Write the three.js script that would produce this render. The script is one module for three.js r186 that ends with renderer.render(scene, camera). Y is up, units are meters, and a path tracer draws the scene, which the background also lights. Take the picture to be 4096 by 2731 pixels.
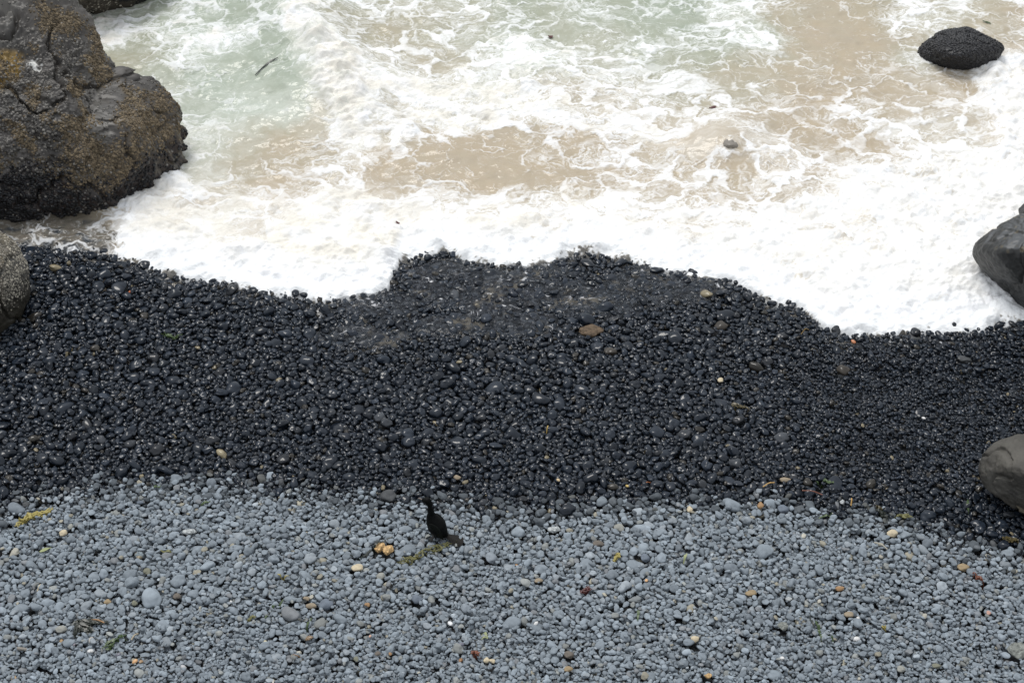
import * as THREE from 'three';
import { mergeGeometries, mergeVertices } from 'three/addons/utils/BufferGeometryUtils.js';
import { MarchingCubes } from 'three/addons/objects/MarchingCubes.js';

// ---------------------------------------------------------------- camera, sky, sun, exposure
const scene = new THREE.Scene();
const CAM = new THREE.Vector3(0, 13, 14.95), PITCH = 41 * Math.PI / 180, VFOV = 19.5;
const camera = new THREE.PerspectiveCamera(VFOV, 4096 / 2731, 0.1, 2000);
camera.position.copy(CAM);
camera.lookAt(0, CAM.y - Math.tan(PITCH) * 100, CAM.z - 100);
camera.updateMatrixWorld(true);

const SUN_DIR = new THREE.Vector3(-0.22, 0.9, -0.36).normalize();
{ // overcast sky: brighter towards the zenith and, softly, towards the veiled sun
  const W = 256, H = 128, d = new Float32Array(W * H * 4);
  for (let r = 0; r < H; r++) for (let c = 0; c < W; c++) {
    const up = ((r + 0.5) / H - 0.5) * Math.PI, az = ((c + 0.5) / W - 0.5) * 2 * Math.PI;
    const x = Math.cos(az) * Math.cos(up), y = Math.sin(up), z = Math.sin(az) * Math.cos(up);
    const s = Math.max(0, y), cs = x * SUN_DIR.x + y * SUN_DIR.y + z * SUN_DIR.z;
    const L = y < 0 ? 0.3 : 0.44 + 0.26 * s + 1.25 * Math.pow(Math.max(0, cs), 9);
    const o = (r * W + c) * 4;
    d[o] = L * 0.955; d[o + 1] = L; d[o + 2] = L * 1.065; d[o + 3] = 1;
  }
  const t = new THREE.DataTexture(d, W, H, THREE.RGBAFormat, THREE.FloatType);
  t.mapping = THREE.EquirectangularReflectionMapping; t.magFilter = t.minFilter = THREE.LinearFilter; t.needsUpdate = true;
  scene.background = t; scene.environment = t;
}
const sun = new THREE.DirectionalLight(new THREE.Color(1, 0.955, 0.885), 1.2);
sun.position.copy(SUN_DIR).multiplyScalar(40); sun.castShadow = true; sun.shadow.radius = 40;
Object.assign(sun.shadow.camera, { left: -12, right: 12, top: 12, bottom: -12, near: 1, far: 90 }); sun.shadow.mapSize.set(2048, 2048);
scene.add(sun, sun.target);
const renderer = new THREE.WebGLRenderer({ antialias: true });
renderer.toneMapping = THREE.LinearToneMapping; renderer.toneMappingExposure = 1.24; renderer.shadowMap.enabled = true;

// ---------------------------------------------------------------- random numbers, noise, names
function rng(seed) { let a = seed >>> 0; return () => { a = (a + 0x6d2b79f5) | 0; let t = Math.imul(a ^ (a >>> 15), 1 | a); t = (t + Math.imul(t ^ (t >>> 7), 61 | t)) ^ t; return ((t ^ (t >>> 14)) >>> 0) / 4294967296; }; }
const R0 = rng(11);
const PERM = new Uint8Array(512), RND = new Float32Array(1024);
{ const p = [...Array(256).keys()]; for (let i = 255; i > 0; i--) { const j = Math.floor(R0() * (i + 1)); [p[i], p[j]] = [p[j], p[i]]; } for (let i = 0; i < 512; i++) PERM[i] = p[i & 255]; for (let i = 0; i < 1024; i++) RND[i] = R0(); }
const G2 = []; for (let i = 0; i < 16; i++) G2.push(Math.cos(i * Math.PI / 8), Math.sin(i * Math.PI / 8));
function n2(x, y) { // gradient noise, about -1..1
  const xi = Math.floor(x), yi = Math.floor(y), fx = x - xi, fy = y - yi, X = xi & 255, Y = yi & 255;
  const u = fx * fx * fx * (fx * (fx * 6 - 15) + 10), v = fy * fy * fy * (fy * (fy * 6 - 15) + 10);
  const a = PERM[X] + Y, b = PERM[(X + 1) & 255] + Y;
  const g00 = (PERM[a & 511] & 15) * 2, g10 = (PERM[b & 511] & 15) * 2, g01 = (PERM[(a + 1) & 511] & 15) * 2, g11 = (PERM[(b + 1) & 511] & 15) * 2;
  const p = G2[g00] * fx + G2[g00 + 1] * fy, q = G2[g10] * (fx - 1) + G2[g10 + 1] * fy, r = G2[g01] * fx + G2[g01 + 1] * (fy - 1), s = G2[g11] * (fx - 1) + G2[g11 + 1] * (fy - 1);
  return (p + u * (q - p) + v * (r + u * (s - r) - p - u * (q - p))) * 1.5;
}
function fbm2(x, y, o) { let s = 0, a = 0.5, f = 1; for (let i = 0; i < o; i++) { s += a * n2(x * f + i * 17.3, y * f - i * 9.1); a *= 0.5; f *= 2.03; } return s; }
function n3(x, y, z) {
  const xi = Math.floor(x), yi = Math.floor(y), zi = Math.floor(z), fx = x - xi, fy = y - yi, fz = z - zi;
  const u = fx * fx * (3 - 2 * fx), v = fy * fy * (3 - 2 * fy), w = fz * fz * (3 - 2 * fz);
  const h = (i, j, k) => RND[(PERM[(PERM[(PERM[i & 255] + j) & 511] + k) & 511] + ((i + j + k) & 3) * 256) & 1023] * 2 - 1;
  const L = (a, b, t) => a + (b - a) * t;
  return L(L(L(h(xi, yi, zi), h(xi + 1, yi, zi), u), L(h(xi, yi + 1, zi), h(xi + 1, yi + 1, zi), u), v), L(L(h(xi, yi, zi + 1), h(xi + 1, yi, zi + 1), u), L(h(xi, yi + 1, zi + 1), h(xi + 1, yi + 1, zi + 1), u), v), w);
}
function fbm3(x, y, z, o) { let s = 0, a = 0.5, f = 1; for (let i = 0; i < o; i++) { s += a * n3(x * f + i * 7.7, y * f + i * 3.1, z * f - i * 5.3); a *= 0.5; f *= 2.07; } return s; }
let wf1 = 0, wf2 = 0, wid = 0;
function worley(x, y) {
  const xi = Math.floor(x), yi = Math.floor(y); wf1 = 9; wf2 = 9;
  for (let j = -1; j <= 1; j++) for (let i = -1; i <= 1; i++) {
    const k = PERM[(PERM[(xi + i) & 255] + yi + j) & 255] * 2, dx = i + RND[k] - (x - xi), dy = j + RND[k + 1] - (y - yi), d = dx * dx + dy * dy;
    if (d < wf1) { wf2 = wf1; wf1 = d; wid = k; } else if (d < wf2) wf2 = d;
  }
  wf1 = Math.sqrt(wf1); wf2 = Math.sqrt(wf2);
}
const clamp = (x, a = 0, b = 1) => x < a ? a : x > b ? b : x, lerp = (a, b, t) => a + (b - a) * t;
const sstep = (a, b, x) => { const t = clamp((x - a) / (b - a)); return t * t * (3 - 2 * t); };
const taken = {};
function numbered(n) { taken[n] = (taken[n] ?? -1) + 1; return taken[n] ? n + '_' + String(taken[n]).padStart(3, '0') : n; }
function tag(o, label, category, group, kind) { Object.assign(o.userData, { label, category }); if (group) o.userData.group = group; if (kind) o.userData.kind = kind; return o; }
function mesh(name, g, m, parent = scene) { const o = new THREE.Mesh(g, m); o.name = parent === scene ? numbered(name) : name; o.castShadow = o.receiveShadow = true; parent.add(o); return o; }
function group(name, pos) { const o = new THREE.Group(); o.name = numbered(name); if (pos) o.position.copy(pos); scene.add(o); return o; }
const std = (o) => new THREE.MeshStandardMaterial({ roughness: 0.9, ...o }), phy = (o) => new THREE.MeshPhysicalMaterial({ roughness: 0.9, ...o });
const rgb = (r, g, b) => new THREE.Color().setRGB(r, g, b);

// ---------------------------------------------------------------- the shape of the shore
const hBeach = (x, z) => { const s = z + 1; return (s > 0 ? 0.1 * s + 0.06 * Math.sin(x * 0.55 + 0.4) * sstep(0, 3, s) : 0.16 * s) + 0.03 * n2(x * 0.45, z * 0.5); };
const FWD = new THREE.Vector3(0, -Math.sin(PITCH), -Math.cos(PITCH)), UPV = new THREE.Vector3(0, Math.cos(PITCH), -Math.sin(PITCH)), TAN = Math.tan(VFOV * Math.PI / 360);
function ray(px, py) { return new THREE.Vector3().addScaledVector(FWD, 1).addScaledVector(UPV, (1 - py / 1365.5) * TAN).add(new THREE.Vector3((px / 2048 - 1) * TAN * 2048 / 1365.5, 0, 0)); }
// where the sight line of a picture point meets a height (a number or a function of x and z)
function at(px, py, height = hBeach) {
  const d = ray(px, py); let y = 0, p;
  for (let i = 0; i < 12; i++) { const t = (y - CAM.y) / d.y; p = CAM.clone().addScaledVector(d, t); const h = typeof height === 'number' ? height : height(p.x, p.z); if (Math.abs(h - y) < 1e-5) break; y = h; }
  p.y = y; return p;
}
function lineOf(s, pts) { // a shore line as z of x
  const w = pts.map(([a, b]) => at(a * s, b * s)).sort((p, q) => p.x - q.x);
  return (x) => {
    if (x <= w[0].x) return w[0].z; const n = w.length; if (x >= w[n - 1].x) return w[n - 1].z;
    let i = 1; while (w[i].x < x) i++;
    return lerp(w[i - 1].z, w[i].z, (x - w[i - 1].x) / (w[i].x - w[i - 1].x));
  };
}
const S2 = 4096 / 2352;
const zShore = lineOf(S2, [[-200, 560], [0, 565], [80, 572], [180, 580], [250, 592], [330, 612], [400, 640], [480, 646], [520, 660], [570, 672], [640, 686], [720, 692], [800, 695], [860, 686], [893, 662], [906, 630], [922, 602], [980, 592], [1025, 582], [1070, 605], [1130, 612], [1200, 616], [1270, 606], [1320, 586], [1380, 586], [1450, 602], [1510, 620], [1580, 640], [1640, 646], [1690, 660], [1740, 682], [1765, 702], [1830, 707], [1870, 737], [1900, 762], [1950, 776], [2050, 772], [2180, 772], [2260, 766], [2300, 746], [2352, 742], [2500, 735]]);
const zDry = lineOf(S2, [[-150, 1160], [0, 1148], [100, 1130], [200, 1112], [300, 1100], [400, 1092], [500, 1098], [600, 1108], [700, 1120], [800, 1130], [880, 1130], [960, 1132], [1050, 1148], [1150, 1166], [1250, 1160], [1330, 1158], [1400, 1148], [1500, 1142], [1600, 1140], [1700, 1138], [1770, 1136], [1850, 1156], [1950, 1164], [2020, 1172], [2080, 1186], [2150, 1210], [2200, 1230], [2260, 1248], [2352, 1254], [2500, 1256]]);
const seaward = (x, z) => zShore(x) - z + 0.09 * fbm2(x * 2.3, z * 2.3, 3) + 0.05 * fbm2(x * 9, z * 9, 2);
const halfWidth = (z) => { const d = Math.hypot(CAM.y, CAM.z - z); return d * TAN * 1.5 * 1.0; };

function axis(lo, hi, n, far) { // dense between lo and hi, then ever wider out to far
  const a = []; for (let i = 0; i <= n; i++) a.push(lerp(lo, hi, i / n));
  for (let s = (hi - lo) / n * 3, v = hi; v < far; s *= 1.7) { v += s; a.push(Math.min(v, far)); }
  for (let s = (hi - lo) / n * 3, v = lo; v > -far; s *= 1.7) { v -= s; a.unshift(Math.max(v, -far)); }
  return a;
}
function sheet(xs, zs, hf, uvf) {
  const nx = xs.length, nz = zs.length, p = new Float32Array(nx * nz * 3), uv = new Float32Array(nx * nz * 2), ix = new Uint32Array((nx - 1) * (nz - 1) * 6);
  for (let j = 0, k = 0; j < nz; j++) for (let i = 0; i < nx; i++, k++) { p[k * 3] = xs[i]; p[k * 3 + 1] = hf(xs[i], zs[j]); p[k * 3 + 2] = zs[j]; const [u, v] = uvf(xs[i], zs[j]); uv[k * 2] = u; uv[k * 2 + 1] = v; }
  for (let j = 0, k = 0; j < nz - 1; j++) for (let i = 0; i < nx - 1; i++) { const a = j * nx + i; ix[k++] = a; ix[k++] = a + nx; ix[k++] = a + 1; ix[k++] = a + 1; ix[k++] = a + nx; ix[k++] = a + nx + 1; }
  const g = new THREE.BufferGeometry(); g.setAttribute('position', new THREE.BufferAttribute(p, 3)); g.setAttribute('uv', new THREE.BufferAttribute(uv, 2)); g.setIndex(new THREE.BufferAttribute(ix, 1)); g.computeVertexNormals(); return g;
}
function canvasData(W, H, f, srgb) { // f writes [r,g,b] 0..255 per texel
  const d = new Uint8Array(W * H * 4), o = [0, 0, 0];
  for (let j = 0, k = 0; j < H; j++) for (let i = 0; i < W; i++, k += 4) { f(i, j, o); d[k] = o[0]; d[k + 1] = o[1]; d[k + 2] = o[2]; d[k + 3] = 255; }
  const t = new THREE.DataTexture(d, W, H, THREE.RGBAFormat); t.magFilter = t.minFilter = THREE.LinearFilter; t.wrapS = t.wrapT = THREE.MirroredRepeatWrapping; if (srgb) t.colorSpace = THREE.SRGBColorSpace; t.needsUpdate = true; return t;
}

// ---------------------------------------------------------------- ground under the pebbles
{
  const t = canvasData(512, 512, (i, j, o) => { worley(i / 16, j / 16); const v = 26 + 26 * wf1 + 14 * fbm2(i / 40, j / 40, 3); o[0] = v * 0.95; o[1] = v; o[2] = v * 1.06; }, true);
  const far = (x, z) => { const r = Math.max(0, Math.abs(x) - 8, z - 7); return hBeach(x, Math.min(z, 40)) - 0.12 + 0.015 * n2(x * 3, z * 3) + (r > 0 ? 0.1 * sstep(0, 1, r) : 0); };
  const g = sheet(axis(-7, 7, 140, 400), axis(-4, 6.5, 110, 400), (x, z) => z < -40 ? -6.4 : far(x, z), (x, z) => [x / 1.2, z / 1.2]);
  mesh('beach_ground', g, std({ map: t, roughness: 0.8 })).userData = { kind: 'structure', label: 'dark gravel under the pebbles of the beach' };
}

// ---------------------------------------------------------------- the sea
// each control: picture x, y, reach, foam cover, green (1) or sandy (0), milkiness
const SEA = [
  [620, 60, 130, .45, .9, .2], [800, 40, 120, .5, 1, .2], [950, 60, 120, .3, 1, .1], [1050, 90, 110, .5, 1, .2], [480, 120, 90, .8, .7, .4], [560, 180, 110, .3, .6, .1], [470, 230, 70, .1, .5, .1], [700, 170, 110, .6, .8, .2], [850, 180, 120, .65, 1, .3], [900, 300, 120, .22, 1, .3], [1080, 250, 130, .12, 1, .1], [1150, 330, 110, .12, 1, .15],
  [640, 330, 110, .38, .8, .2], [740, 420, 110, .35, .9, .3], [950, 400, 120, .2, 1, .4], [1100, 440, 120, .1, .9, .5], [800, 560, 110, .5, .7, .5], [920, 520, 110, .3, .7, .5], [800, 680, 90, .45, .5, .5], [1000, 560, 110, .1, .4, .2], [980, 660, 110, .12, .15, .1], [1120, 560, 100, .1, .1, 0], [1130, 660, 110, .3, .0, .1], [1250, 480, 90, .35, .3, .3], [1260, 600, 90, .35, .1, .1], [1200, 720, 100, .4, .05, .2], [870, 740, 90, .5, .1, .4],
  [1195, 20, 60, .75, .6, .4], [1210, 120, 70, .85, .6, .8], [1260, 220, 90, .9, .6, 1], [1340, 330, 110, .95, .5, 1.1], [1400, 430, 110, .92, .4, 1.1], [1440, 540, 80, .75, .2, .8], [1380, 680, 90, .55, .1, .2],
  [1300, 30, 100, .45, .6, .1], [1480, 40, 110, .5, .5, .1], [1420, 130, 100, .42, .4, .1], [1560, 130, 110, .38, .3, 0], [1720, 100, 120, .3, .4, 0], [1700, 20, 110, .6, .5, .2], [1860, 30, 110, .55, .6, .1], [1880, 130, 110, .5, .5, .1], [2050, 60, 110, .4, .8, 0], [2000, 150, 120, .66, .8, .3], [2180, 90, 120, .33, .7, .1], [2330, 40, 120, .35, .8, .1], [2400, 140, 120, .45, .7, .2],
  [1560, 240, 100, .6, .4, .2], [1700, 200, 110, .45, .3, .1], [1800, 250, 100, .6, .4, .2], [1500, 330, 110, .8, .4, .4], [1650, 320, 110, .78, .4, .4], [1800, 360, 120, .75, .3, .3], [1950, 280, 110, .66, .5, .3], [1560, 420, 110, .72, .3, .3], [1700, 440, 120, .8, .2, .4], [1900, 430, 120, .82, .2, .4], [2050, 360, 120, .8, .3, .4], [2200, 400, 120, .78, .2, .3], [2350, 380, 120, .62, .2, .2], [2120, 220, 110, .68, .8, .3], [2280, 240, 110, .55, .6, .2], [2450, 260, 120, .55, .5, .2], [2480, 400, 110, .8, .2, .3],
  [1590, 510, 70, .9, .1, .3], [1590, 590, 40, .8, 0, .1], [1500, 530, 60, .35, .1, .1], [1730, 540, 70, .35, 0, 0], [1820, 600, 90, .3, 0, 0], [1700, 640, 90, .2, 0, 0], [1960, 560, 90, .3, 0, 0], [2080, 500, 60, .65, .1, .1], [2120, 570, 90, .32, 0, 0], [2280, 560, 90, .4, 0, 0], [2250, 660, 90, .3, 0, 0], [2060, 680, 110, .22, 0, 0], [1880, 700, 110, .2, 0, 0], [1600, 680, 100, .25, 0, .1], [1480, 650, 80, .45, 0, .1], [1560, 740, 90, .38, 0, .2], [2380, 620, 80, .5, 0, .1], [2400, 480, 80, .75, .1, .2], [2420, 700, 90, .5, 0, .1],
  [2560, 80, 120, .3, .9, .1], [2700, 60, 100, .25, .9, 0], [2560, 200, 110, .6, .8, .3], [2700, 200, 110, .4, .7, .1], [2850, 180, 110, .4, .8, .1], [2960, 60, 100, .62, .8, .3], [3060, 130, 90, .6, .8, .3], [3150, 60, 90, .25, .2, 0], [3300, 60, 130, .15, .1, 0], [3250, 200, 120, .15, .1, 0], [3380, 300, 120, .12, 0, 0], [3200, 320, 100, .3, .1, 0], [3050, 280, 100, .38, .3, .1], [2900, 320, 110, .4, .3, .1], [2700, 330, 110, .5, .5, .1], [3500, 160, 110, .2, .1, 0], [3480, 30, 90, .3, .2, 0], [3600, 100, 70, .55, .3, .2], [3700, 60, 80, .6, .4, .2], [3830, 20, 90, .55, .4, .3], [3950, 60, 90, .2, .2, .1], [4040, 110, 80, .2, .1, .1], [3620, 220, 60, .4, .4, .2], [3640, 320, 80, .35, .1, .2], [3560, 300, 80, .25, 0, 0],
  [2620, 400, 110, .62, .3, .2], [2800, 400, 90, .3, .2, 0], [2850, 450, 100, .5, .1, .1], [2560, 520, 100, .66, .1, .2], [2720, 480, 100, .7, .1, .2], [3020, 460, 100, .45, .1, .1], [3150, 420, 100, .5, .1, .1], [3320, 400, 110, .55, 0, .1], [3300, 500, 120, .4, 0, .1], [3500, 420, 110, .5, .1, .1], [3680, 440, 110, .42, .1, .3], [3820, 400, 90, .5, 0, .3], [3900, 480, 90, .4, .1, .3], [3850, 320, 60, .3, 0, .1], [3970, 330, 80, .95, 0, .6], [4060, 260, 100, .95, 0, .6], [4060, 400, 100, .95, 0, .6], [4030, 520, 110, .9, 0, .5], [3850, 560, 110, .65, .1, .3], [3650, 560, 120, .6, .1, .2], [3450, 560, 120, .45, 0, .1], [3250, 600, 110, .48, 0, .1],
  [2560, 640, 100, .5, 0, .1], [2680, 560, 70, .5, 0, .5], [2820, 560, 90, .05, 0, .5], [2920, 490, 60, .45, 0, .5], [3050, 560, 70, .45, 0, .6], [3100, 630, 80, .7, 0, .4], [2920, 600, 60, .35, 0, .2], [2940, 680, 70, .35, 0, .1], [2700, 680, 100, .5, 0, .1], [2580, 780, 110, .6, 0, .2], [2800, 780, 110, .6, 0, .2], [2950, 760, 80, .4, 0, .1], [3100, 740, 110, .7, 0, .2], [3300, 700, 120, .66, 0, .2], [3500, 700, 130, .85, 0, .4], [3700, 700, 130, .9, 0, .4], [3900, 700, 140, .92, 0, .5], [3200, 850, 130, .82, 0, .3], [2950, 880, 130, .78, 0, .3], [2700, 880, 120, .8, 0, .3], [3400, 900, 150, .85, 0, .4], [3700, 900, 160, .95, 0, .5], [3950, 900, 150, .97, 0, .5], [3200, 1020, 150, .9, 0, .4], [3500, 1100, 150, .98, 0, .5], [3800, 1100, 160, 1, 0, .5], [3500, 1260, 150, 1.1, 0, .5], [3800, 1280, 150, 1.1, 0, .5], [4060, 1200, 110, .9, 0, .4], [2900, 1010, 120, .95, 0, .4], [3050, 1120, 110, 1.1, 0, .5],
  [2890, 625, 55, .8, 0, .3], [3010, 610, 60, .6, 0, .4], [2480, 840, 120, .6, 0, .3], [2300, 780, 110, .45, 0, .2], [2500, 950, 120, .95, 0, .5], [2250, 900, 130, .85, 0, .5], [2000, 800, 120, .5, 0, .3], [2000, 900, 120, .9, 0, .5], [2300, 1000, 120, 1.1, 0, .5], [2000, 1000, 100, 1.1, 0, .6], [1760, 800, 110, .6, 0, .4], [1800, 880, 100, .8, 0, .6], [1640, 840, 70, .5, 0, .4], [1560, 820, 100, .85, 0, .7], [1400, 790, 110, .8, 0, .6], [1600, 930, 120, 1, 0, .7], [1400, 950, 140, 1, 0, .8], [1400, 1080, 140, 1.15, 0, .8], [1200, 850, 130, .75, 0, .7], [1200, 1000, 140, 1.05, 0, .8], [1050, 800, 110, .6, 0, .6], [1000, 900, 110, .45, 0, .7], [880, 830, 100, .6, .1, .7], [850, 940, 100, .6, 0, .7], [1050, 1010, 110, .8, 0, .8], [800, 760, 80, .8, .1, .5], [720, 720, 60, .95, 0, .5], [660, 760, 60, .9, 0, .5], [600, 800, 60, .9, 0, .5], [720, 860, 90, .75, .1, .6], [700, 980, 100, 1, 0, .7], [560, 880, 80, .9, 0, .5], [520, 960, 90, .8, 0, .3], [900, 1090, 110, 1.1, 0, .7], [1100, 1130, 110, 1.2, 0, .7],
  [400, 900, 90, .5, 0, 0], [260, 890, 90, .36, 0, 0], [120, 900, 100, .32, 0, 0], [20, 920, 100, .4, 0, 0], [330, 980, 80, .5, 0, 0], [200, 970, 80, .5, 0, 0], [-200, 500, 300, .3, .5, .2], [-200, 950, 150, .3, 0, 0], [4400, 300, 300, .7, .1, .3], [4400, 900, 300, .95, 0, .4], [1000, -300, 300, .4, .9, .2], [2200, -300, 300, .4, .8, .1], [3400, -300, 300, .3, .4, .1],
];
const SX0 = -7.6, SX1 = 7.6, SZ0 = -8.6, SZ1 = 0.9;
const CW = 240, CH = 160, CTRL = new Float32Array(CW * CH * 3);
{
  const c = SEA.map(([px, py, r, d, g, m]) => { const p = at(px, py, 0), q = at(px + r, py, 0), s = at(px, py + r * 0.72, 0); return { x: p.x, z: p.z, rx: q.x - p.x, rz: s.z - p.z, d, g, m }; });
  for (let j = 0, k = 0; j < CH; j++) for (let i = 0; i < CW; i++, k += 3) {
    const x = lerp(SX0, SX1, i / (CW - 1)), z = lerp(SZ0, SZ1, j / (CH - 1)); let w = 1e-9, d = 0.4e-9, g = 0, m = 0;
    for (const e of c) { const a = (x - e.x) / e.rx, b = (z - e.z) / e.rz, q = a * a + b * b; if (q > 12) continue; const f = Math.exp(-q * 1.5); w += f; d += f * e.d; g += f * e.g; m += f * e.m; }
    CTRL[k] = d / w; CTRL[k + 1] = g / w; CTRL[k + 2] = m / w;
  }
}
const ctl = [0, 0, 0];
function control(x, z) {
  const u = clamp((x - SX0) / (SX1 - SX0), 0, 0.9999) * (CW - 1), v = clamp((z - SZ0) / (SZ1 - SZ0), 0, 0.9999) * (CH - 1), i = u | 0, j = v | 0, a = u - i, b = v - j, k = (j * CW + i) * 3;
  for (let c = 0; c < 3; c++) { const p = CTRL[k + c], q = CTRL[k + 3 + c], r = CTRL[k + CW * 3 + c], s = CTRL[k + CW * 3 + 3 + c]; ctl[c] = p + (q - p) * a + (r + (s - r) * a - p - (q - p) * a) * b; }
  return ctl;
}
const TW = 2048, TH = 2048;
const SHALLOW = at(110, 935, 0), FOAM = new Float32Array(TW * TH), MILK = new Float32Array(TW * TH), LIP = new Float32Array(TW * TH), GREEN = new Float32Array(TW * TH);
for (let j = 0, k = 0; j < TH; j++) for (let i = 0; i < TW; i++, k++) {
  const x = lerp(SX0, SX1, (i + 0.5) / TW), z = lerp(SZ0, SZ1, (j + 0.5) / TH);
  if (z > zShoreTab(x) + 0.5) { FOAM[k] = 0; LIP[k] = 0; continue; }
  const wx = 0.34 * fbm2(x * 0.9, z * 0.9, 3), wz = 0.34 * fbm2(x * 0.9 + 40, z * 0.9 + 9, 3), fx = 0.19 * fbm2(x * 3.7 + 3, z * 3.7, 3) + 0.06 * fbm2(x * 13, z * 13, 2), fz = 0.17 * fbm2(x * 3.7, z * 3.7 + 31, 3) + 0.05 * fbm2(x * 13 + 7, z * 13 + 5, 2);
  const X = x + wx + fx, Z = z + wz + fz, sd = zShoreTab(x) - z;
  const [d0, gr, mk] = control(x + wx * 0.5 + fx, z + wz * 0.5 + fz);
  const big = fbm2(x * 1.1 + 7, z * 1.5 + 3, 3), mid = fbm2(X * 2.3 + 3, Z * 3.0, 3), fine = fbm2(X * 7, Z * 10, 4), drawn = fbm2(X * 4 + 1.5 * big, Z * 19, 3);
  const D = d0 * 0.93 - 0.02 + 0.30 * big + 0.22 * mid + 0.10 * fine + 0.10 * drawn + 0.45 * sstep(0.9, 0.1, sd + 0.5 * mid) * sstep(0.8, 1.6, Math.hypot(x - SHALLOW.x, (z - SHALLOW.z) * 1.5));
  worley(X * 1.9, Z * 2.5); const e1 = wf2 - wf1, cell = RND[wid] - 0.5;
  worley(X * 4.9 + 9, Z * 6.2 + 4); const e2 = wf2 - wf1;
  worley(X * 12 + fx * 9, Z * 16); const e3 = wf2 - wf1;
  const Dc = D + 0.2 * cell, torn = sstep(-0.6, 0.0, n2(X * 2.9 + 5, Z * 3.4) + 1.3 * (D - 0.3)), vary = 0.45 + 1.1 * (0.5 + 0.5 * n2(X * 5, Z * 6));
  const t1 = (0.015 + 0.54 * Math.pow(clamp(Dc - 0.08), 1.5)) * vary, t2 = 0.6 * Math.pow(clamp(Dc - 0.2), 1.6) * vary - 0.03, t3 = 0.55 * Math.pow(clamp(Dc - 0.2), 1.6) - 0.025;
  const soft = 0.6 + 0.8 * clamp(mk + big); let f = sstep(-0.06 * soft, 0.045 * soft, t1 - e1) * sstep(0.02, 0.2, D) * torn * lerp(0.62, 1, sstep(0.25, 0.7, D));
  f = Math.max(f, 0.85 * sstep(-0.08 * soft, 0.07 * soft, t2 - e2) * sstep(0.16, 0.36, D + fine * 0.3) * sstep(-0.5, 0.1, mid + 1.2 * (D - 0.4)));
  f = Math.max(f, 0.8 * sstep(-0.09, 0.12, t3 - e3) * sstep(0.2, 0.5, D + fine * 0.4));
  f = Math.max(f, 0.6 * sstep(0.06, 0.0, e2 * vary) * sstep(0.08, 0.3, D + mid * 0.5), 0.4 * sstep(0.06, 0.0, e3) * sstep(0.2, 0.4, D + fine));
  // wind-drawn wisps and torn strands
  const wisp = 1 - Math.abs(fbm2(X * 3.2 + big * 2, Z * 7.5 - big * 2, 4)) * 7; f = Math.max(f, clamp(wisp * 0.7) * sstep(0.2, 0.5, D + big * 0.3));
  f = Math.max(f, 0.5 * sstep(0.12, 0.35, drawn + fine * 0.6) * sstep(0.3, 0.75, D));
  f *= 1 - 0.55 * sstep(-0.05, 0.35, fbm2(X * 3.4 + 9, Z * 13 + 2 * big, 4)) * sstep(1.0, 0.6, D);
  f = Math.max(f, sstep(0.84, 1.1, D + fine * 0.9 + drawn * 0.5));
  const lip = sstep(-0.14, 0.22, sd + 0.13 * fbm2(x * 4.6, z * 5.5, 4) + 0.10 * fbm2(x * 17, z * 20, 3)), lace = sstep(0.36, 0.5, lip + 0.5 * fbm2(x * 21, z * 26, 3)); f *= lace; LIP[k] = Math.max(lace, sstep(0.5, 0.9, sd));
  FOAM[k] = clamp(f - 0.14 * Math.max(0, fbm2(x * 26, z * 30, 2)) * (1 - sstep(0.9, 1.1, D)));
  MILK[k] = clamp(mk + 0.3 * fine + 0.25 * big * mk + 0.55 * sstep(0.4, 0.95, d0 * 0.93 + 0.3 * big + 0.25 * mid)); GREEN[k] = clamp(gr + 0.2 * big);
}
function zShoreTab(x) { if (!zShoreTab.t) { zShoreTab.t = new Float32Array(1024); for (let i = 0; i < 1024; i++) zShoreTab.t[i] = zShore(lerp(SX0, SX1, i / 1023)); } return zShoreTab.t[clamp(Math.round((x - SX0) / (SX1 - SX0) * 1023), 0, 1023)]; }
const foamAt = (x, z) => { const u = clamp((x - SX0) / (SX1 - SX0)) * (TW - 1), v = clamp((z - SZ0) / (SZ1 - SZ0)) * (TH - 1); return FOAM[(v | 0) * TW + (u | 0)]; };
const DOME = at(2910, 560, 0), CREST = [[1190, -150], [1195, 20], [1210, 120], [1260, 220], [1340, 330], [1410, 440], [1470, 560]].map(([a, b]) => at(a, b, 0));
let crestFade = 0;
function crestDistance(x, z) { let best = 99; crestFade = 0; for (let i = 1; i < CREST.length; i++) { const a = CREST[i - 1], b = CREST[i], dx = b.x - a.x, dz = b.z - a.z, t = clamp(((x - a.x) * dx + (z - a.z) * dz) / (dx * dx + dz * dz)); const d = Math.hypot(x - a.x - dx * t, z - a.z - dz * t) * Math.sign((x - a.x) * dz - (z - a.z) * dx || 1); if (Math.abs(d) < Math.abs(best)) { best = d; crestFade = 1 - Math.pow((i - 1 + t) / (CREST.length - 1), 4); } } return best; }
const inSheet = (x, z) => sstep(0, 0.8, Math.min(x - SX0, SX1 - x, z - SZ0));
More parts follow.
